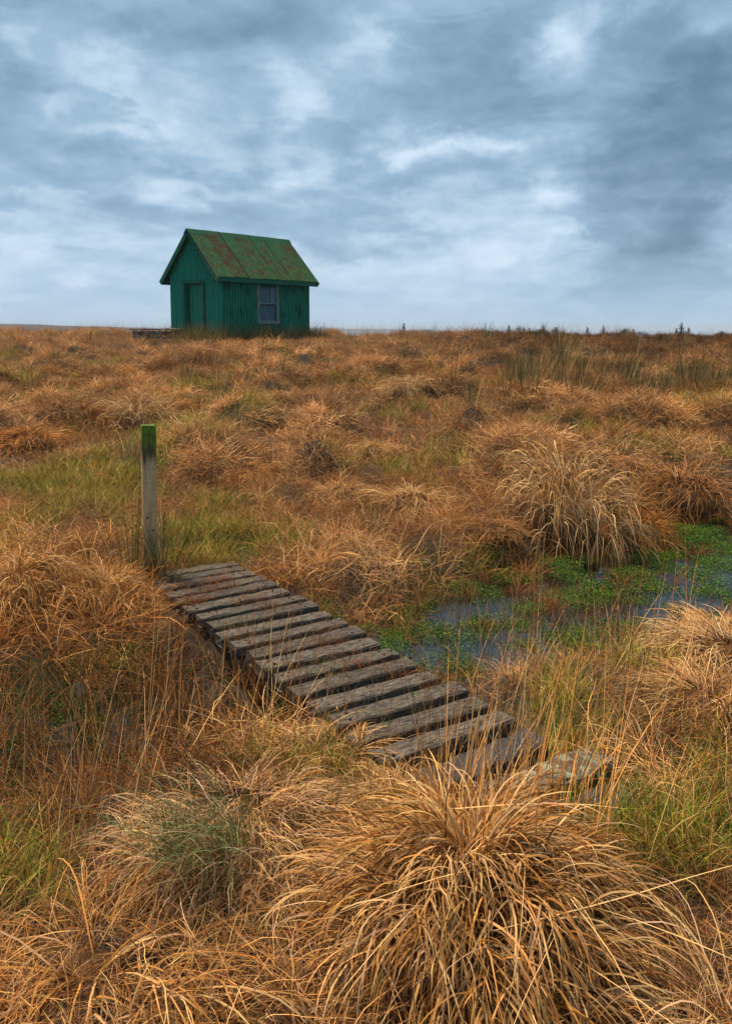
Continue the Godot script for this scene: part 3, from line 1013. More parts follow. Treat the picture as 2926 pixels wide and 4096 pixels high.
func ridge(called: String, label: String, away: float, deep: float, tops: Array, s: int) -> void:   # tops: [azimuth in degrees, height]
	var n := noise(s, 0.35, 3)
	var st := SurfaceTool.new()
	st.begin(Mesh.PRIMITIVE_TRIANGLES)
	var rows := 7
	var a0: float = tops[0][0]
	var a1: float = tops[-1][0]
	var cols := 120
	var grid := []
	for i in cols + 1:
		var az := lerpf(a0, a1, float(i) / cols)
		var top := 0.0
		for q in range(1, tops.size()):
			if az >= tops[q - 1][0]:
				top = lerpf(tops[q - 1][1], tops[q][1], clampf((az - tops[q - 1][0]) / (tops[q][0] - tops[q - 1][0]), 0.0, 1.0))
		top += n.get_noise_1d(az) * away * 0.0007
		for j in rows + 1:
			var t := float(j) / rows
			var rad := away + (t - 0.5) * deep
			var y := lerpf(-16.0, top, sin(t * PI) if t < 0.5 else 1.0 - 0.8 * (t - 0.5))
			grid.append(Vector3(rad * sin(deg_to_rad(az)), y, -rad * cos(deg_to_rad(az))))
	for i in cols:
		for j in rows:
			var q := i * (rows + 1) + j
			for idx in [q, q + rows + 1, q + 1, q + 1, q + rows + 1, q + rows + 2]:
				st.set_uv(Vector2(float(idx / (rows + 1)) / cols, float(idx % (rows + 1)) / rows))
				st.set_smooth_group(0)
				st.add_vertex(grid[idx])
	st.generate_normals()
	var o := MeshInstance3D.new()
	o.name = numbered(called)
	o.mesh = st.commit()
	o.material_override = M.hill
	add_child(o, true)
	tag(o, label, "hill", "", "structure")


func make_water() -> void:
	# one level sheet in the ditch; the banks stand above it and give it its shore
	var st := SurfaceTool.new()
	st.begin(Mesh.PRIMITIVE_TRIANGLES)
	var left := []
	var right := []
	for i in DITCH.size():
		var a := Vector2(DITCH[i][0], DITCH[i][1])
		var b := Vector2(DITCH[mini(i + 1, DITCH.size() - 1)][0], DITCH[mini(i + 1, DITCH.size() - 1)][1])
		if i == DITCH.size() - 1:
			b = a + (a - Vector2(DITCH[i - 1][0], DITCH[i - 1][1]))
		var side: Vector2 = (b - a).normalized().orthogonal() * (DITCH[i][2] + 0.3)
		left.append(Vector3(a.x + side.x, WATER, -(a.y + side.y)))
		right.append(Vector3(a.x - side.x, WATER, -(a.y - side.y)))
	for i in DITCH.size() - 1:
		for q in [left[i], right[i], left[i + 1], left[i + 1], right[i], right[i + 1]]:
			st.set_normal(Vector3.UP)
			st.add_vertex(q)
	var o := MeshInstance3D.new()
	o.name = "water"
	o.mesh = st.commit()
	o.material_override = M.water
	add_child(o, true)
	tag(o, "still dark water of the boggy pool and ditch beside the footbridge", "water", "", "structure")


# ---------------------------------------------------------------- clumps
func moor_tuft(blades: int, segs: int, wide: float, pal: Array) -> ArrayMesh:
	var b := Ribbons.new()
	for i in blades:
		var yaw := rng.randf() * TAU
		var from := Vector3(cos(yaw), 0, sin(yaw)) * rng.randf_range(0.0, 0.07) + Vector3(0, -0.04, 0)
		var low := rng.randf() < 0.4
		var length := rng.randf_range(0.2, 0.46)
		var lean := rng.randf_range(0.8, 1.4) if low else rng.randf_range(0.1, 0.95)
		b.blade(from, yaw + rng.randf_range(-0.9, 0.9), lean, length, wide * rng.randf_range(0.6, 1.3), segs, rng.randf_range(0.9, 3.0), 0.75, mix_color(pal), mix_color(pal), rng, -0.03)
	return b.mesh(M.leaf)


func mat_tuft(blades: int, segs: int, wide: float, pal: Array) -> ArrayMesh:
	var b := Ribbons.new()
	for i in blades:
		var at := Vector3(rng.randf_range(-0.16, 0.16), rng.randf_range(-0.02, 0.08), rng.randf_range(-0.16, 0.16))
		b.blade(at, rng.randf() * TAU, rng.randf_range(0.7, 1.5), rng.randf_range(0.16, 0.42), wide * rng.randf_range(0.6, 1.3), segs, rng.randf_range(-0.5, 1.6), 1.1, mix_color(pal), mix_color(pal), rng, 0.0)
	return b.mesh(M.leaf)


func short_tuft(blades: int) -> ArrayMesh:
	var b := Ribbons.new()
	for i in blades:
		var at := Vector3(rng.randf_range(-0.09, 0.09), -0.02, rng.randf_range(-0.09, 0.09))
		var pal := [[GREEN, 5.0], [MOSS, 2.0], [Color(0.26, 0.24, 0.035), 2.6], [STRAW, 2.2], [ORANGE, 1.6]]
		b.blade(at, rng.randf() * TAU, rng.randf_range(0.1, 0.9), rng.randf_range(0.09, 0.24), rng.randf_range(0.0015, 0.003), 4, rng.randf_range(0.3, 1.6), 0.4, mix_color(pal), mix_color(pal), rng, 0.0)
	return b.mesh(M.leaf)


func moss_tuft() -> ArrayMesh:
	var b := Ribbons.new()
	for i in 150:
		var at := Vector3(rng.randf_range(-0.09, 0.09), rng.randf_range(-0.01, 0.02), rng.randf_range(-0.09, 0.09))
		var col := mix_color([[MOSS, 3.0], [Color(0.17, 0.25, 0.03), 1.5], [Color(0.05, 0.11, 0.015), 1.5]])
		for j in 6:     # a little star of leaves
			var yaw := rng.randf() * TAU
			b.leaf(at, Vector3(cos(yaw), rng.randf_range(-0.05, 0.6), sin(yaw)).normalized(), rng.randf_range(0.005, 0.011), 0.0019, col, rng)
	return b.mesh(M.leaf)


func rush_tuft(stalks: int, green_share: float, segs := 5, wide := 1.0) -> ArrayMesh:
	var b := Ribbons.new()
	for i in stalks:
		var yaw := rng.randf() * TAU
		var out := rng.randf()
		var from := Vector3(cos(yaw), 0, sin(yaw)) * 0.09 * out + Vector3(0, -0.05, 0)
		var live := rng.randf() < green_share
		var c0 := mix_color([[RUSH, 3.0], [Color(0.09, 0.125, 0.045), 2.0]]) if live else mix_color([[STRAW, 1.5], [BROWN, 2.0], [GREYTAN, 2.0]])
		var c1 := c0.lerp(mix_color([[BROWN, 1.0], [STRAW, 1.0], [RUSH, 2.0]]), 0.6)
		var length := rng.randf_range(0.45, 0.85)
		var lean := 0.04 + 0.38 * out * rng.randf()
		if not live:
			lean += rng.randf_range(0.0, 0.3)
		b.blade(from, yaw + rng.randf_range(-0.4, 0.4), lean, length, wide * rng.randf_range(0.0028, 0.0042), segs, rng.randf_range(0.0, 0.45), 0.12, c0, c1, rng, -0.05)
		if rng.randf() < 0.16:      # brown flower bunch
			var up := from + Vector3(sin(lean) * cos(yaw), cos(lean), sin(lean) * sin(yaw)) * length * 0.8
			for j in 7:
				b.leaf(up, Vector3(rng.randf_range(-1, 1), rng.randf_range(-0.6, 1), rng.randf_range(-1, 1)).normalized(), 0.016, 0.006, PURPLE, rng)
	return b.mesh(M.leaf)


func stem_tuft(stems: int, tall: float) -> ArrayMesh:
	var b := Ribbons.new()
	for i in stems:
		var yaw := rng.randf() * TAU
		var from := Vector3(cos(yaw), 0, sin(yaw)) * rng.randf_range(0.0, 0.1)
		var lean := rng.randf_range(0.03, 0.32)
		var length := tall * rng.randf_range(0.65, 1.25)
		var col := mix_color([[Color(0.62, 0.42, 0.2), 3.0], [ORANGE, 2.0], [GREYTAN, 1.0]])
		var droop := rng.randf_range(0.0, 0.4)
		b.blade(from, yaw, lean, length, rng.randf_range(0.0020, 0.0030), 6, droop, 0.1, col, col, rng)
		# the narrow seed head follows the last fifth of the stem
		var ang := lean
		var at := from
		for q in 12:
			var t := q / 12.0
			var dir := Vector3(sin(ang) * cos(yaw), cos(ang), sin(ang) * sin(yaw))
			if t > 0.74:
				for j in 3:
					var off := Vector3(rng.randf_range(-1, 1), rng.randf_range(-0.4, 0.6), rng.randf_range(-1, 1)) * 0.4
					b.leaf(at + dir * rng.randf() * length / 12.0, (dir + off).normalized(), rng.randf_range(0.012, 0.03), 0.0024, col.lerp(PURPLE, 0.25), rng)
			at += dir * length / 12.0
			ang += droop / 12.0 * (0.35 + 1.3 * t)
	return b.mesh(M.leaf)


func heather_tuft() -> ArrayMesh:
	var b := Ribbons.new()
	for i in 60:
		var yaw := rng.randf() * TAU
		var col := mix_color([[Color(0.060, 0.050, 0.022), 3.0], [Color(0.10, 0.060, 0.035), 2.0], [Color(0.055, 0.075, 0.03), 1.5]])
		var dir := Vector3(cos(yaw) * rng.randf_range(0.1, 0.9), 1.0, sin(yaw) * rng.randf_range(0.1, 0.9)).normalized()
		var at := Vector3(rng.randf_range(-0.14, 0.14), 0, rng.randf_range(-0.14, 0.14))
		var l := rng.randf_range(0.15, 0.36)
		b.leaf(at, dir, l, 0.004, col, rng)
		for j in 5:
			b.leaf(at + dir * l * rng.randf_range(0.4, 1.0), (dir + Vector3(rng.randf_range(-1, 1), 0.3, rng.randf_range(-1, 1))).normalized(), 0.04, 0.010, col, rng)
	return b.mesh(M.leaf)


# A tussock: blades rooted over a dome, combed outward and hanging; radius and height of its dome, metres
func tussock_mesh(blades: int, dome_r: float, dome_h: float, l0: float, l1: float, wide: float, segs: int, pal: Array, comb := Vector2.ZERO, hooked := false) -> ArrayMesh:
	var b := Ribbons.new()
	var left := blades
	while left > 0:      # locks of blades that hang together, with gaps between them
		var yaw := rng.randf() * TAU
		var q := pow(rng.randf(), 0.6 if hooked else 0.42)
		var n := rng.randi_range(5, 26)
		left -= n
		var flow := Vector2(cos(yaw), sin(yaw)) * (0.25 + q) + comb * rng.randf_range(0.3, 1.0)
		var turn := flow.angle() + rng.randfn(0.0, 0.55)
		var lean := clampf(0.78 + q * 0.6 + rng.randf_range(-0.4, 0.4), 0.0, 1.8)
		if hooked:
			lean = clampf(0.20 + q * 0.6 + rng.randf_range(-0.3, 0.4), 0.0, 1.5)
		var droop := rng.randf_range(1.7, 3.6) if hooked else rng.randf_range(1.6, 3.4)
		var length := rng.randf_range(l0, l1)
		for i in n:
			var y2 := yaw + rng.randfn(0.0, 0.16)
			var q2 := clampf(q + rng.randfn(0.0, 0.09), 0.0, 1.0)
			var from := Vector3(cos(y2) * q2 * dome_r, dome_h * sqrt(maxf(0.0, 1.0 - q2 * q2 * 0.96)) - 0.03, sin(y2) * q2 * dome_r)
			var stray := 3.0 if rng.randf() < 0.12 else 1.0
			b.blade(from, turn + rng.randfn(0.0, 0.16) * stray, lean + rng.randfn(0.0, 0.12) * stray, length * rng.randf_range(0.7, 1.15), wide * rng.randf_range(0.5, 1.4), segs, droop + rng.randf_range(-0.5, 0.5), 0.6, mix_color(pal), mix_color(pal), rng, -0.30)
	return b.mesh(M.leaf)


func dome_mesh(r: float, h: float) -> ArrayMesh:
	var sp := SphereMesh.new()
	sp.radius = r * 0.76
	sp.height = h * 1.25
	sp.radial_segments = 16
	sp.rings = 8
	var out := ArrayMesh.new()
	out.add_surface_from_arrays(Mesh.PRIMITIVE_TRIANGLES, sp.get_mesh_arrays())
	return out


# ---------------------------------------------------------------- scattering
var seas := {}


func sow(kind: String, variant: int, t: Transform3D, col: Color) -> void:
	var key := "%s|%d" % [kind, variant]
	if not seas.has(key):
		seas[key] = [[], []]
	seas[key][0].append(t)
	seas[key][1].append(col)


func stand(x: float, z: float, lean: Vector2, size: float, sink := 0.0) -> Transform3D:
	var up := Vector3(lean.x, 1.0, lean.y).normalized()
	var side := up.cross(Vector3(sin(rng.randf() * TAU), 0.01, cos(rng.randf() * TAU))).normalized()
	var b := Basis(side, up, side.cross(up)).scaled_local(Vector3(size * rng.randf_range(0.85, 1.15), size * rng.randf_range(0.8, 1.2), size * rng.randf_range(0.85, 1.15)))
	return Transform3D(b, Vector3(x, ground(x, z) - sink, z))


func grass_tint(x: float, z: float) -> Color:
	var d := -z
	var a := n_mid.get_noise_2d(x * 0.55 + 300.0, z * 0.55)
	var e := n_small.get_noise_2d(x * 0.7, z * 0.7 + 200.0)
	var col := Color(1.06, 1.06, 1.20)
	if a > 0.0:
		col = col.lerp(Color(1.10, 0.90, 0.66), minf(1.0, a * 3.0))
	else:
		col = col.lerp(Color(0.92, 0.84, 0.86), minf(1.0, -a * 2.6))
	if e > 0.05:
		col = col.lerp(Color(1.28, 1.28, 1.38), minf(0.7, (e - 0.05) * 3.0))
	elif e < -0.1:
		col = col.lerp(Color(0.66, 0.54, 0.46), minf(0.8, (-e - 0.1) * 3.5))
	# hummock crowns pale from bleaching and painted top light, hollows brown and darkened
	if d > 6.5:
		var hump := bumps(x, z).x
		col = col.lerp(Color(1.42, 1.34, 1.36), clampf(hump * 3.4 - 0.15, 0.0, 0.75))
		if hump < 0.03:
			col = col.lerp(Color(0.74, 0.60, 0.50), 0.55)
	# redder on the left near the ditch, dull and dark on the heathery skyline to the right
	col = col.lerp(Color(0.98, 0.72, 0.44), clampf((7.5 - d) / 3.0, 0.0, 0.55) * clampf((-x - 0.3), 0.0, 1.0))
	var far := clampf((d - 15.0) / 11.0, 0.0, 1.0)
	col = col.lerp(Color(0.31, 0.25, 0.23), far * clampf(0.42 + (x - 1.0) * 0.12, 0.2, 0.95))
	var f := rng.randf_range(0.6, 1.4)
	return Color(col.r * f, col.g * f, col.b * f)


func in_water(x: float, z: float) -> bool:
	return ditch(x, -z).x > 0.02


func near_deck(x: float, z: float, m := 0.0) -> bool:
	var q := deck_local(x, z)
	return absf(q.x) < 0.37 + m and q.y > -1.66 - m and q.y < 1.62 + m


func near_slab(x: float, z: float) -> bool:
	for s in [[0.47, -3.20, 0.30, 0.60], [0.70, -3.09, 0.31, 0.55], [0.80, -2.88, 0.22, 0.5]]:
		var o := Vector2(x - s[0], z - s[1]).rotated(s[3])
		if absf(o.x) < s[2] + 0.03 and absf(o.y) < 0.13:
			return true
	return false


func sow_moor() -> void:
	for band in [[0.75, 3.2, 0.105], [3.2, 9.0, 0.125], [9.0, 20.0, 0.165], [20.0, 52.0, 0.25], [52.0, 80.0, 0.6]]:
		var step: float = band[2]
		var z: float = band[0]
		while z < band[1]:
			var half := z * 0.50 + 1.6
			var x := -half
			while x < half:
				var px := x + rng.randf_range(-0.6, 0.6) * step
				var pd := z + rng.randf_range(-0.6, 0.6) * step
				x += step
				one_spot(px, -pd, pd)
			z += step


func one_spot(x: float, z: float, d: float) -> void:
	if near_deck(x, z, -0.01) or near_slab(x, z) or (d > 28.0 and on_hut(x, z, 0.05)):
		return
	var w := ditch(x, d).x
	if w > 0.0:      # floor of the ditch: moss, weed, a few rushes
		if d < 9.0 and rng.randf() < (clampf((-1.05 - x) * 2.5, 0.45, 0.95) if x < -0.4 else 0.85) and (n_small.get_noise_2d(x * 1.2 + 11.0, z * 1.2) > -0.03 or x < -0.4):
			var t := stand(x, z, Vector2.ZERO, rng.randf_range(0.8, 1.4))
			for again in 2:
				var t3 := t.translated(Vector3(rng.randf_range(-0.06, 0.06), 0, rng.randf_range(-0.06, 0.06)))
				t3.origin.y = maxf(t.origin.y, WATER) + rng.randf_range(-0.004, 0.012)
				var f := rng.randf_range(0.8, 1.35) * ((0.8 if x < -1.05 else 0.35) if x < -0.4 else 1.5)
				sow("moss", rng.randi() % 4, t3, Color(f * 0.85, f, f * rng.randf_range(0.9, 3.0)))
		if x < -0.4 and d < 6.0 and x > -1.9 and rng.randf() < 0.4:
			sow("moor_grass", rng.randi() % 4, stand(x, z, Vector2(rng.randf_range(-0.3, 0.3), 0.3), rng.randf_range(0.7, 1.2)), Color(0.36, 0.26, 0.21) * rng.randf_range(0.4, 1.2))  # dark tint paints the shadow below the left bank onto these stems
		if rng.randf() < 0.05:
			sow("rushes", 4 + rng.randi() % 2, stand(x, z, Vector2(rng.randf_range(-0.1, 0.1), rng.randf_range(-0.1, 0.1)), rng.randf_range(0.4, 0.8)), Color(0.9, 0.9, 0.8))
		if rng.randf() < (0.06 if w > 0.28 else 0.25) and x > -0.3:
			var t2 := stand(x, z, Vector2.ZERO, rng.randf_range(0.5, 0.8))
			t2.origin.y = WATER
			sow("moor_grass", rng.randi() % 4, t2, Color(0.62, 0.42, 0.40))
		return
	var beside := deck_local(x, z)
	if beside.x < -0.30 and beside.x > -0.62 and beside.y > -0.75 and beside.y < 1.1 and rng.randf() < 0.85:      # gap under the side beam; its mats are tinted dark as shade
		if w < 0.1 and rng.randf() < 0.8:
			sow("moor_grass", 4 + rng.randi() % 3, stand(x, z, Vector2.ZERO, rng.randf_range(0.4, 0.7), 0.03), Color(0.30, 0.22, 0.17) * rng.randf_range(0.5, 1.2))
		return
	var g := green_at(x, z)
	var b := bumps(x, z)
	var lean := Vector2(b.y, b.z) * 0.8 + Vector2(0.10, 0.02) + Vector2(rng.randf_range(-0.25, 0.25), rng.randf_range(-0.25, 0.25))
	if w > -0.5:     # blades hang over the bank
		lean += Vector2(0.35 if x < 0.0 else 0.1, 0.55 if d > 4.6 + maxf(0.0, x) * 0.55 else -0.35)
	if d < 2.95 and d > 2.3 and x > -0.22 and x < 0.0 and rng.randf() < 0.75:
		return
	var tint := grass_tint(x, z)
	var near_one := d < 9.0
	if rng.randf() < g * 1.05:
		if rng.randf() < 0.55:
			var f := rng.randf_range(0.95, 1.5)
			sow("short_grass", rng.randi() % 4, stand(x, z, lean * 0.3, rng.randf_range(0.8, 1.4) * (1.0 if near_one else 1.3)), Color(f * 1.05, f, f * 0.8))
		else:
			var f := rng.randf_range(0.55, 1.0)
			sow("moss", rng.randi() % 4, stand(x, z, lean * 0.2, rng.randf_range(0.9, 1.8)), Color(f, f, f * 0.8))
		sow("short_grass", rng.randi() % 4, stand(x + rng.randf_range(-0.05, 0.05), z + rng.randf_range(-0.05, 0.05), lean * 0.4, rng.randf_range(0.7, 1.2)), Color(0.95, 0.85, 0.7) * rng.randf_range(0.7, 1.25))
		if rng.randf() > 0.16:
			return
	if d > 24.0 and rng.randf() < clampf((x - 3.0) * 0.04, 0.0, 0.35) * clampf((d - 24.0) / 10.0, 0.0, 1.0):
		sow("heather", rng.randi() % 3, stand(x, z, lean * 0.2, rng.randf_range(0.5, 0.9)), Color.WHITE * rng.randf_range(0.7, 1.2))
		return
	# tufted sward: thick clumps tinted light, brown gaps tinted darker to imitate shade
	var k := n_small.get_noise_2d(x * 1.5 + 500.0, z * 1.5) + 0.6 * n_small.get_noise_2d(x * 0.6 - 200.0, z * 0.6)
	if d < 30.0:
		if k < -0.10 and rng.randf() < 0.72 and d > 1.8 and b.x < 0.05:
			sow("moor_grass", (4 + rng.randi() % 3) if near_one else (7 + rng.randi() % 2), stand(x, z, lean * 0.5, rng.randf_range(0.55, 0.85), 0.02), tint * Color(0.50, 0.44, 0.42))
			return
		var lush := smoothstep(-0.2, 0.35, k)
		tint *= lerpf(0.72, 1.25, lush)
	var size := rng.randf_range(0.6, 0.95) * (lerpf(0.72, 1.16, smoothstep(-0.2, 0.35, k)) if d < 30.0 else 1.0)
	if Vector2(x + 4.2, d - 31.5).length() < 7.0:
		size *= 0.62
	if x < -6.4 and x > -9.6 and d > 29.0 and d < 31.6:
		size *= 0.35
	if d < 3.2:
		size *= 0.62
	elif b.x < 0.04 and d > 6.5:
		size *= 0.78
	if w > -1.0 and x > 0.2 and d < 5.2 + x * 0.5:
		size *= 0.55
	if x < -0.7 and d > 2.4 and d < 3.7 and w < 0.0:
		size *= 0.55
	if d > 20.0:
		size *= 1.35
	if near_deck(x, z, 0.10):
		size *= 0.7
	if rng.randf() < 0.42:
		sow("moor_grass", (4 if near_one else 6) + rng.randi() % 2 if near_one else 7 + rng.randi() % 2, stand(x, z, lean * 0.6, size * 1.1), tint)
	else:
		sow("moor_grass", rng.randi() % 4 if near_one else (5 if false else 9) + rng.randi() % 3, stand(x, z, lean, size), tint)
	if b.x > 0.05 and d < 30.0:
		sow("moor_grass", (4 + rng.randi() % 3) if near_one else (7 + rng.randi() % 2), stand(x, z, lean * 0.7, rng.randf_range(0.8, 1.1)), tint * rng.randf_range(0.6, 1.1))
	# standing seed stems over the rest
	var stems := 0.018
	if d > 2.4 and d < 5.0:
		stems = 0.05 if x < 1.4 else 0.04
	if d > 9.0:
		stems = 0.06
	if d > 26.0:
		stems = 0.13
	if rng.randf() < stems:
		sow("seed_stems", rng.randi() % 4 if d < 26.0 else 4 + rng.randi() % 2, stand(x, z, Vector2(0.16, 0.02), rng.randf_range(0.6, 1.1)), tint * Color(1.0, 1.0, 1.0) if d < 26.0 else Color(0.6, 0.5, 0.45))
	if d > 11.0 and d < 46.0:
		var rush := smoothstep(0.30, 0.5, n_mid.get_noise_2d(x * 0.5 - 70.0, z * 0.5)) * 0.05 + 0.003
		for q in [[3.9, 15.8, 1.6], [2.9, 14.2, 1.0], [5.4, 14.8, 1.3], [6.6, 14.6, 1.5]]:
			rush = maxf(rush, 0.42 * (1.0 - smoothstep(0.2, 1.2, Vector2(x - q[0], d - q[1]).length() / q[2])))
		if on_hut(x, z, 0.8) and d < 33.3 and x > -7.2:
			rush = 1.0
			for again in 1:
				sow("moor_grass", 9 + rng.randi() % 3, stand(x + rng.randf_range(-0.1, 0.1), z, Vector2(0.1, 0), rng.randf_range(1.3, 1.9)), Color(0.72, 0.80, 0.66) * rng.randf_range(0.7, 1.3))
				sow("rushes", 6 + rng.randi() % 3, stand(x + rng.randf_range(-0.12, 0.12), z + rng.randf_range(-0.12, 0.12), Vector2(0.12, 0.0), rng.randf_range(0.75, 1.2)), Color(0.95, 1.1, 0.85) * rng.randf_range(0.7, 1.2))
		if rng.randf() < rush:
			sow("rushes", rng.randi() % 4 if d < 13.0 else 6 + rng.randi() % 3, stand(x, z, Vector2(0.12, 0.0) + Vector2(rng.randf_range(-0.15, 0.15), rng.randf_range(-0.15, 0.15)), rng.randf_range(0.75, 1.2)), Color(1, 1, 1) * rng.randf_range(0.75, 1.15))


func grow() -> void:
	var pal := [[STRAW, 3.0], [ORANGE, 3.2], [BROWN, 2.6], [GREYTAN, 1.2], [PURPLE, 0.4], [Color(0.30, 0.25, 0.06), 0.5]]
	var meshes := {"moor_grass": [], "short_grass": [], "moss": [], "rushes": [], "seed_stems": [], "heather": []}
	for i in 4:
		meshes.moor_grass.append(moor_tuft(64, 6, 0.0036, pal))     # 0-3 near
	for i in 3:
		meshes.moor_grass.append(mat_tuft(70, 6, 0.0034, pal))      # 4-6 near, lying
	for i in 2:
		meshes.moor_grass.append(mat_tuft(60, 4, 0.0050, pal))      # 7-8 far, lying
	for i in 3:
		meshes.moor_grass.append(moor_tuft(54, 4, 0.0052, pal))     # 9-11 far
	for i in 4:
		meshes.short_grass.append(short_tuft(70))
		meshes.moss.append(moss_tuft())
		meshes.rushes.append(rush_tuft(26, 0.55))                   # 0-3
	for i in 2:
		meshes.rushes.append(rush_tuft(5, 0.8))                     # 4-5 sparse
	for i in 3:
		meshes.rushes.append(rush_tuft(30, 0.62, 4, 1.7))            # 6-8 for the distance
	for i in 4:
		meshes.seed_stems.append(stem_tuft(4, 0.62))
	for i in 2:
		meshes.seed_stems.append(stem_tuft(5, 0.72))
	for i in 3:
		meshes.heather.append(heather_tuft())
	sow_moor()
	extra_stems()
	var says := {
		"moor_grass": ["dead straw and orange moor grass covering the whole moor", "grass"], "short_grass": ["short living green grass in wet patches between the dead grass", "grass"],
		"moss": ["bright green moss and water weed in the ditch and wet hollows", "moss"], "rushes": ["dark green rushes scattered by the hut and over the right of the moor", "rushes"],
		"seed_stems": ["thin pale standing grass stems with narrow seed heads", "grass stems"], "heather": ["dark brown heather along the right of the skyline", "heather"],
	}
	for kind in says:
		var root := Node3D.new()
		root.name = kind
		add_child(root, true)
		tag(root, says[kind][0], says[kind][1], "", "stuff")
		for i in meshes[kind].size():
			var key := "%s|%d" % [kind, i]
			if not seas.has(key):
				continue
			var mm := MultiMesh.new()
			mm.transform_format = MultiMesh.TRANSFORM_3D
			mm.use_colors = true
			mm.mesh = meshes[kind][i]
			mm.instance_count = seas[key][0].size()
			for q in mm.instance_count:
				mm.set_instance_transform(q, seas[key][0][q])
				mm.set_instance_color(q, seas[key][1][q])
			var o := MultiMeshInstance3D.new()
			o.name = "tufts" if i == 0 else "tufts_%03d" % i
			o.multimesh = mm
			root.add_child(o, true)
			o.set_meta("kind", "stuff")


func extra_stems() -> void:
	# taller stems stand before and beside the near half of the footbridge
	for q in [[-0.55, 3.3, 0.5, 18], [0.1, 3.0, 0.5, 14], [0.75, 3.9, 0.35, 14], [0.55, 4.6, 0.35, 14], [1.25, 3.6, 0.4, 16], [-1.1, 3.2, 0.4, 16], [0.9, 4.9, 0.4, 8], [-0.9, 3.9, 0.3, 12], [0.55, 2.75, 0.3, 8], [1.3, 2.4, 0.3, 6], [-1.0, 2.5, 0.35, 10]]:
		for i in int(q[3] * 1.7):
			var x: float = q[0] + rng.randfn(0.0, q[2] * 0.6)
			var z: float = -q[1] + rng.randfn(0.0, q[2] * 0.5)
			if near_deck(x, z, 0.0) or in_water(x, z):
				continue
			sow("seed_stems", rng.randi() % 4, stand(x, z, Vector2(rng.randf_range(-0.15, 0.25), rng.randf_range(-0.1, 0.1)), rng.randf_range(0.75, 1.15)), Color(1.1, 1.0, 0.9) * rng.randf_range(0.7, 1.15))
	# bits of grass between the planks
	for i in 60:
		var q := Vector2(rng.randf_range(-0.33, 0.33), rng.randf_range(-1.6, 1.6))
		if q.y > -0.6 and rng.randf() < 0.65:
			continue
		var at := DECK_AT + plank_dir * q.x + deck_dir * (snappedf(q.y + 1.567, 0.1804) - 1.567 + 0.09)
		var t := stand(at.x, at.z, Vector2.ZERO, rng.randf_range(0.35, 0.6))
		t.origin.y = -0.06
		if rng.randf() < 0.5:
			sow("short_grass", rng.randi() % 4, t, Color(0.85, 0.8, 0.7))
		else:
			t.origin.y = -0.035
			sow("moor_grass", 4 + rng.randi() % 3, t, Color(0.42, 0.27, 0.26))
	# pale rush-like reeds at the edge of the pool nearest the deck
	for i in 46:
		var x := rng.randf_range(0.25, 0.8)
		var z := rng.randf_range(-6.1, -4.9)
		if near_deck(x, z, 0.05):
			continue
		var t := stand(x, z, Vector2(rng.randf_range(-0.1, 0.15), 0.0), rng.randf_range(0.45, 0.75))
		sow("rushes", 4 + rng.randi() % 2, t, Color(1.2, 1.15, 0.9))


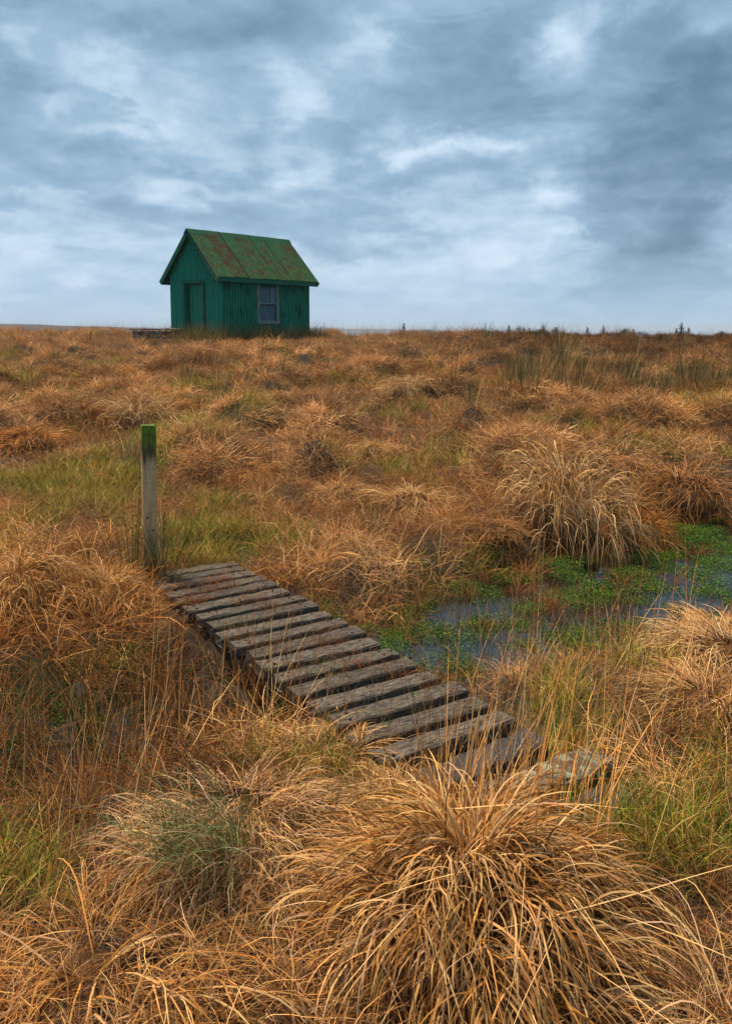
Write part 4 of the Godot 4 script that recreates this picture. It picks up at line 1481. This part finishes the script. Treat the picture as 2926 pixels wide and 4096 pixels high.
func make_tussocks() -> void:
	var warm := [[STRAW, 4.0], [ORANGE, 3.0], [BROWN, 1.6], [GREYTAN, 1.4]]
	var pale := [[STRAW, 5.0], [ORANGE, 1.2], [BROWN, 1.0], [GREYTAN, 2.6]]
	var amber := [[STRAW, 2.0], [ORANGE, 5.0], [BROWN, 2.2], [GREYTAN, 0.6]]
	var core: Material = M.peat
	# --- foreground, each with a mesh of its own
	var big := thing("grass_tussock", Vector3(0.31, -0.08, -2.2), "huge straw coloured tussock of arching blades, nearest in front of the footbridge", "grass tussock", "tussocks of dead moor grass")
	part("root_mound", dome_mesh(0.36, 0.28), core, big)
	part("blades", tussock_mesh(4600, 0.36, 0.28, 0.16, 0.42, 0.0052, 10, [[STRAW, 4.0], [ORANGE, 5.0], [BROWN, 3.0], [GREYTAN, 1.2]], Vector2(0.1, 0.6), true), null, big)
	var up := Ribbons.new()
	for i in 150:
		var at := Vector3(rng.randf_range(-0.10, 0.45), 0.08, rng.randf_range(-0.46, -0.15))
		up.blade(at, rng.randfn(0.2, 1.0), rng.randf_range(0.02, 0.3), rng.randf_range(0.4, 0.74), rng.randf_range(0.0028, 0.0042), 6, rng.randf_range(0.0, 0.5), 0.12, mix_color([[ORANGE * 1.5, 3.0], [STRAW, 1.5]]), mix_color([[ORANGE * 1.6, 2.0], [STRAW, 2.0]]), rng)
	for i in 16:     # long bleached stems that have fallen across it
		up.blade(Vector3(rng.randf_range(-0.3, 0.4), rng.randf_range(0.2, 0.36), rng.randf_range(-0.2, 0.3)), rng.randf_range(-0.6, 2.6), rng.randf_range(1.2, 1.75), rng.randf_range(0.4, 0.8), rng.randf_range(0.002, 0.0035), 6, rng.randf_range(0.0, 0.4), 0.1, STRAW * 1.3, STRAW * 1.4, rng)
	part("flower_stems", up.mesh(M.leaf), null, big)
	var second := thing("grass_tussock", Vector3(-0.42, -0.05, -2.62), "pale straw tussock with grey green blades, left of the huge front tussock", "grass tussock", "tussocks of dead moor grass")
	part("root_mound", dome_mesh(0.3, 0.16), core, second)
	part("blades", tussock_mesh(2300, 0.40, 0.17, 0.13, 0.36, 0.0034, 9, [[STRAW, 4.0], [GREYTAN, 2.0], [ORANGE, 2.5], [Color(0.46, 0.27, 0.18), 2.0], [BROWN, 1.6]], Vector2(-0.2, 0.9)), null, second)
	var gb := Ribbons.new()
	for i in 420:
		var at := Vector3(rng.randf_range(-0.22, 0.08), rng.randf_range(0.08, 0.20), rng.randf_range(0.08, 0.32))
		gb.blade(at, rng.randfn(2.1, 0.7), rng.randf_range(0.1, 1.0), rng.randf_range(0.18, 0.42), rng.randf_range(0.0015, 0.003), 7, rng.randf_range(0.4, 1.6), 0.3, mix_color([[BLUEGREEN, 3.0], [GREEN, 1.0], [GREYTAN, 1.0]]), mix_color([[BLUEGREEN, 2.0], [GREYTAN, 2.0]]), rng)
	part("green_blades", gb.mesh(M.leaf), null, second)
	var third := thing("grass_tussock", Vector3(-0.72, -0.06, -2.02), "low lying orange brown tussock with curled broad blades, bottom left", "grass tussock", "tussocks of dead moor grass")
	part("root_mound", dome_mesh(0.3, 0.13), core, third)
	part("blades", tussock_mesh(1500, 0.40, 0.09, 0.22, 0.48, 0.0050, 9, amber, Vector2(0.3, 0.5)), null, third)
	var fourth := thing("grass_tussock", Vector3(0.92, -0.05, -1.86), "blond loose tussock in the bottom right corner", "grass tussock", "tussocks of dead moor grass")
	part("root_mound", dome_mesh(0.25, 0.15), core, fourth)
	part("blades", tussock_mesh(1100, 0.32, 0.10, 0.22, 0.45, 0.0045, 9, pale, Vector2(-0.3, 0.1)), null, fourth)
	# --- the rest: five shapes, each copied
	var kinds := []
	for i in 5:
		var proto := Node3D.new()
		var dome := dome_mesh(0.38, 0.32)
		var blades := tussock_mesh(1300, 0.40, 0.32, 0.20, 0.46, 0.0052, 7, [warm, amber, warm, pale, amber][i], Vector2(rng.randf_range(-0.3, 0.3), rng.randf_range(0.0, 0.3)))
		kinds.append([dome, blades])
		proto.free()
	for t in TUSSOCKS:
		var x: float = t[0]
		var z: float = -t[1]
		var o := thing("grass_tussock", Vector3(x, ground(x, z, false) - 0.05, z), t[6], "grass tussock", "tussocks of dead moor grass", rng.randf() * TAU if t[5] != "leaf_tan" else 0.0)
		var k: Array = kinds[int(t[4])]
		var s := Vector3(t[2] / 0.46 * rng.randf_range(0.85, 1.35), t[3] / 0.46, t[2] / 0.46 * rng.randf_range(0.8, 1.15))
		part("root_mound", k[0], core, o).scale = s
		part("blades", k[1], M[t[5]], o).scale = s


# x, distance, radius, height, shape, tint, label
const TUSSOCKS := [
	[-2.75, 4.95, 0.42, 0.40, 4, "leaf_straw", "shaggy orange tussock on the left bank of the ditch, cut by the picture's edge"],
	[-2.15, 5.05, 0.42, 0.42, 1, "leaf_straw", "orange tussock overhanging the ditch, left of the foot of the post"],
	[-1.62, 5.05, 0.30, 0.34, 1, "leaf_straw", "small orange tussock between the ditch and the left end of the planks"],
	[1.80, 7.45, 0.56, 1.0, 3, "leaf_straw", "tall pale domed tussock standing behind the pool"],
	[2.42, 7.55, 0.40, 0.62, 4, "leaf_orange", "orange brown tussock against the right side of the tall pale one"],
	[3.35, 8.70, 0.55, 0.60, 0, "leaf_brown", "wide reddish brown tussock above the right end of the pool"],
	[2.75, 9.30, 0.40, 0.36, 0, "leaf_tan", "low tan tussock beside the bright green mossy hump"],
	[0.46, 7.85, 0.34, 0.34, 2, "leaf_straw", "rounded tussock with dark hollow, straight behind the far pool shore"],
	[1.04, 7.00, 0.28, 0.16, 0, "leaf_brown", "low brown tussock at the far shore, left of the tall pale one"],
	[-2.14, 11.0, 0.48, 0.36, 3, "leaf_straw", "pale tussock just above and right of the post top"],
	[-1.36, 9.2, 0.42, 0.24, 2, "leaf_orange", "flat amber tussock right of the post, halfway up its height"],
	[5.6, 14.0, 0.6, 0.42, 1, "leaf_dark", "dark undercut tussock below the rushes near the right edge"],
	[6.4, 13.6, 0.5, 0.40, 2, "leaf_dark", "dark tussock at the right edge beside the undercut one"],
	[-0.24, 8.45, 0.34, 0.22, 2, "leaf_straw", "flat straw tussock in the middle of the slope above the bridge"],
	[-1.38, 16.3, 0.34, 0.42, 3, "leaf_straw", "small round pale tussock in the middle below the hut window"],
	[-1.54, 14.1, 0.44, 0.36, 0, "leaf_straw", "pale tussock in front of the small round one below the hut"],
	[-2.14, 15.7, 0.28, 0.28, 2, "leaf_straw", "small tussock left of the round pale one, beside the green hollow"],
	[-3.35, 12.3, 0.48, 0.56, 3, "leaf_straw", "large pale topped tussock left of the post top"],
	[-4.15, 12.2, 0.46, 0.50, 4, "leaf_brown", "tussock with a black undercut hollow on its left"],
	[-3.0, 12.9, 0.40, 0.46, 1, "leaf_orange", "orange tussock at the right end of the large left mound"],
	[-3.2, 20.6, 0.55, 0.58, 0, "leaf_tan", "broad tussock right in front of the near corner of the hut"],
	[-3.95, 20.2, 0.5, 0.54, 2, "leaf_brown", "brown tussock in front of the hut door"],
	[-3.75, 17.7, 0.38, 0.36, 3, "leaf_brown", "dull tussock below the hut, above the green hollow"],
	[-4.75, 19.4, 0.36, 0.36, 4, "leaf_brown", "brown tussock left of the dull one below the hut"],
	[-5.95, 21.0, 0.34, 0.36, 2, "leaf_brown", "dark round tussock below the end of the stone wall"],
	[-9.4, 23.0, 0.38, 0.42, 1, "leaf_dark", "very dark tussock near the left picture edge below the skyline"],
	[-7.2, 16.6, 0.34, 0.40, 4, "leaf_dark", "dark tussock at the left picture edge, halfway to the skyline"],
	[0.75, 14.5, 0.44, 0.46, 3, "leaf_straw", "pale tussock with drooping right side in the middle right of the slope"],
	[1.32, 15.0, 0.46, 0.40, 0, "leaf_straw", "pale tussock touching the drooping one on its right"],
	[1.7, 16.3, 0.32, 0.30, 2, "leaf_orange", "amber tussock behind the pair of pale ones, left of the rushes"],
	[-0.69, 11.3, 0.38, 0.26, 1, "leaf_straw", "low tussock in the centre of the slope"],
	[0.1, 10.4, 0.36, 0.25, 2, "leaf_straw", "low tussock right of the centre of the slope"],
	[-0.85, 16.6, 0.30, 0.30, 1, "leaf_brown", "small brown tussock right of the round pale one"],
	[-0.1, 19.0, 0.38, 0.34, 0, "leaf_straw", "tan tussock below the right end of the hut"],
	[0.7, 19.2, 0.34, 0.34, 3, "leaf_tan", "tan tussock farther right of the hut than its twin"],
	[3.5, 22.5, 0.5, 0.32, 3, "leaf_straw", "pale low tussock among rushes below the right skyline"],
	[-4.35, 16.0, 0.5, 0.38, 2, "leaf_brown", "brown tussock behind the large left mound"],
	[-5.7, 15.9, 0.5, 0.44, 0, "leaf_brown", "reddish tussock in the left middle distance"],
	[-4.3, 10.6, 0.45, 0.36, 4, "leaf_orange", "orange tussock at the left edge, level with the post top"],
	[-0.18, 3.28, 0.30, 0.20, 2, "leaf_straw", "low straw tussock lapping over the left ends of the nearest planks"],
	[0.10, 2.95, 0.26, 0.18, 3, "leaf_straw", "small straw tussock between the nearest plank and the huge tussock"],
	[1.85, 4.15, 0.36, 0.24, 3, "leaf_straw", "blond tangled tussock on the near pool bank, at the right edge"],
	[1.55, 3.65, 0.30, 0.20, 0, "leaf_straw", "blond low tussock below the one on the near pool bank"],
	[2.15, 4.75, 0.34, 0.22, 2, "leaf_tan", "brown tangled tussock between the pool and the right edge"],
]


func make_rushes() -> void:
	var shapes := [rush_tuft(70, 0.75), rush_tuft(90, 0.7), rush_tuft(80, 0.8)]
	for q in [
		[-1.66, 5.80, 1.0, 0, "dead and green rushes growing round the foot of the post"],
		[-1.43, 5.72, 0.9, 1, "fan of reddish rush stalks leaning right beside the foot of the post"],
		[-2.70, 9.5, 0.85, 2, "dark green rush clump left of the post"],
		[-1.55, 10.2, 0.9, 0, "sparse rush clump right of the post, by the pale tussock"],
		[3.9, 16.9, 1.25, 1, "tallest dark green rush clump in the middle right of the moor"],
		[3.1, 15.2, 1.1, 2, "rush clump in front of the tallest one"],
		[5.9, 14.9, 1.1, 0, "rush clump near the right edge above the dark hollow"],
		[0.05, 6.75, 0.6, 2, "small blue green rush clump on the slope behind the far planks"],
	]:
		var x: float = q[0]
		var z: float = -q[1]
		var o := thing("rush_clump", Vector3(x, ground(x, z) - 0.02, z), q[4], "rush clump", "rush clumps", rng.randf() * TAU)
		part("stalks", shapes[int(q[3])], null, o).scale = Vector3(1.2, 1.0, 1.2) * float(q[2])


# ---------------------------------------------------------------- young trees on the skyline
func spruce_meshes(tall: float, s: int) -> Array:
	var b := Ribbons.new()
	var wood := Ribbons.new()
	rng.seed = 900 + s
	wood.blade(Vector3.ZERO, 0, 0.03, tall, 0.05, 4, 0.05, 0.02, Color(0.06, 0.042, 0.03), Color(0.06, 0.05, 0.03), rng)
	wood.blade(Vector3.ZERO, 1.5, 0.03, tall, 0.05, 4, 0.05, 0.02, Color(0.06, 0.042, 0.03), Color(0.06, 0.05, 0.03), rng)
	var y := 0.06 * tall
	while y < tall:
		var reach := (1.0 - y / tall) * tall * 0.46 + 0.012
		for i in 9:
			var yaw := rng.randf() * TAU
			var l := reach * rng.randf_range(0.6, 1.15)
			var dir := Vector3(cos(yaw), rng.randf_range(0.25, 0.7), sin(yaw)).normalized()
			var at := Vector3(0, y + rng.randf_range(-0.03, 0.03), 0)
			var col := Color(0.018, 0.040, 0.026) * rng.randf_range(0.7, 1.4)
			b.leaf(at, dir, l, 0.014, col, rng)
			for j in 16:
				b.leaf(at + dir * l * rng.randf_range(0.1, 1.0), (dir + Vector3(rng.randf_range(-1, 1), rng.randf_range(-0.5, 0.9), rng.randf_range(-1, 1))).normalized(), rng.randf_range(0.03, 0.07) * (0.35 + 0.65 * (1.0 - y / tall)), 0.012, col, rng)
		y += rng.randf_range(0.06, 0.10)
	return [b.mesh(M.needle), wood.mesh(M.needle)]


func make_trees() -> void:
	var shapes := [spruce_meshes(0.9, 1), spruce_meshes(0.7, 2), spruce_meshes(0.55, 3)]
	for q in [
		[2.17, 48.0, 1.22, 1, 1.46, "dark pointed spruce sapling midway between the hut and the right edge"],
		[6.99, 50.0, 1.17, 2, 1.40, "tiny spruce sapling alone left of the upright one on the right skyline"],
		[8.83, 52.0, 1.15, 2, 1.78, "thin upright spruce sapling on the right skyline"],
		[9.81, 52.0, 1.14, 2, 1.52, "left one of a tiny pair of spruce saplings"],
		[10.12, 52.0, 1.14, 1, 1.23, "right one of a tiny pair of spruce saplings"],
		[10.99, 52.0, 1.13, 0, 1.19, "bushy spruce sapling with a crooked top"],
		[12.00, 53.0, 1.12, 2, 1.67, "low spreading spruce sapling beside the crooked one"],
		[14.25, 54.0, 1.10, 1, 1.36, "low dark spruce sapling left of the pointed one"],
		[15.27, 54.0, 1.09, 0, 1.19, "pointed spruce sapling between the low dark one and the tallest"],
		[17.50, 55.0, 1.07, 2, 1.56, "thin lone sapling left of the tallest spruce"],
		[21.04, 56.0, 1.04, 0, 1.47, "tallest spruce sapling of the right skyline"],
		[20.71, 56.0, 1.04, 1, 1.38, "small spruce sapling touching the tallest one on its left"],
		[21.52, 56.0, 1.03, 2, 1.80, "small spruce sapling just right of the tallest one"],
		[23.72, 56.0, 1.02, 2, 1.46, "spruce sapling at the right edge"],
	]:
		var x: float = q[0]
		var z: float = -q[1]
		var o := thing("spruce_sapling", Vector3(x, q[2], z), q[5], "sapling", "spruce saplings on the skyline", rng.randf() * TAU)
		var s: float = q[4]
		part("branches", shapes[int(q[3])][0], null, o).scale = Vector3(s, s, s)
		part("trunk", shapes[int(q[3])][1], null, o).scale = Vector3(s, s, s)
	# leafless bush at the right end of the hut
	var bush := thing("twiggy_bush", Vector3(-2.15, 1.28, -33.2), "leafless dark twiggy bush at the right end of the hut", "bush")
	var b := Ribbons.new()
	for i in 90:
		var yaw := rng.randf() * TAU
		var col := Color(0.05, 0.04, 0.03) * rng.randf_range(0.7, 1.5)
		var at := Vector3(rng.randf_range(-0.35, 0.35), 0.0, rng.randf_range(-0.25, 0.25))
		var lean := rng.randf_range(0.1, 0.8)
		var l := rng.randf_range(0.35, 0.78)
		b.blade(at, yaw, lean, l, 0.012, 4, -0.2, 0.5, col, col, rng)
		for j in 6:
			var dir := Vector3(sin(lean) * cos(yaw), cos(lean), sin(lean) * sin(yaw))
			b.leaf(at + dir * l * rng.randf_range(0.3, 0.95), (dir + Vector3(rng.randf_range(-1, 1), rng.randf_range(0, 1), rng.randf_range(-1, 1)) * 0.8).normalized(), rng.randf_range(0.08, 0.2), 0.008, col, rng)
	part("twigs", b.mesh(M.needle), null, bush)


# ---------------------------------------------------------------- all of it
func _ready() -> void:
	rng.seed = 20240611
	# camera: a wide lens, tipped down a little and shifted down for the rest, so that the post and the hut stand nearly upright
	var cam := Camera3D.new()
	cam.name = "camera"
	cam.position = Vector3(0, EYE, 0)
	cam.rotation_degrees = Vector3(-6.0, 0, 0)
	cam.keep_aspect = Camera3D.KEEP_HEIGHT
	cam.projection = Camera3D.PROJECTION_FRUSTUM
	cam.near = 0.1
	cam.far = 9000.0
	cam.size = 0.1 * 2273.0 / 1850.0
	cam.frustum_offset = Vector2(0, -0.1 * 204.06 / 1850.0)
	add_child(cam)
	var env := WorldEnvironment.new()
	env.name = "environment"
	var e := Environment.new()
	e.background_mode = Environment.BG_SKY
	e.sky = Sky.new()
	var pan := PanoramaSkyMaterial.new()
	pan.panorama = ImageTexture.create_from_image(sky_picture())
	e.sky.sky_material = pan
	e.tonemap_mode = Environment.TONE_MAPPER_LINEAR
	e.tonemap_exposure = 4.2
	e.background_energy_multiplier = 1.0
	e.fog_enabled = true
	e.fog_light_color = Color(0.86, 0.93, 1.0)
	e.fog_density = 0.0003
	e.sdfgi_enabled = true
	e.ssao_enabled = true
	e.ssil_enabled = true
	env.environment = e
	add_child(env)
	var sun := DirectionalLight3D.new()
	sun.name = "sun"
	sun.light_energy = 0.5
	sun.light_color = Color(1.0, 0.91, 0.79)
	sun.light_angular_distance = 12.0
	sun.shadow_enabled = true
	sun.sky_mode = DirectionalLight3D.SKY_MODE_LIGHT_ONLY
	add_child(sun)
	sun.look_at_from_position(Vector3(-4.0, 10, -3.0), Vector3.ZERO)
	for q in [[n_big, 1, 0.09, 3], [n_mid, 2, 0.42, 3], [n_small, 3, 1.5, 3]]:
		q[0].seed = q[1]
		q[0].frequency = q[2]
		q[0].fractal_octaves = q[3]
	for i in range(-36, 37):
		for j in range(-64, -7):
			if rng.randf() < 0.5:
				bump_cells[Vector2i(i, j)] = [(i + rng.randf_range(0.1, 0.9)) * 1.2, (j + rng.randf_range(0.1, 0.9)) * 1.2, rng.randf_range(0.32, 1.05), rng.randf_range(0.10, 0.42)]
	make_materials()
	make_ground()
	make_water()
	ridge("hill", "long low brown hill on the left skyline", 700.0, 260.0, [[-50.0, 13.0], [-32.0, 10.5], [-24.5, 9.2], [-18.0, 7.0], [-13.0, 5.0], [-9.0, 2.5], [-5.0, -2.0]], 1)
	ridge("hill", "far pale blue ridge behind the hut", 3000.0, 900.0, [[-26.0, 17.0], [-8.0, 20.0], [-3.0, 19.0], [2.0, 13.0], [5.0, 9.0], [9.0, 0.0], [14.0, -8.0]], 2)
	make_hut()
	make_bridge()
	make_wall()
	make_tussocks()
	make_rushes()
	make_trees()
	rng.seed = 77
	grow()
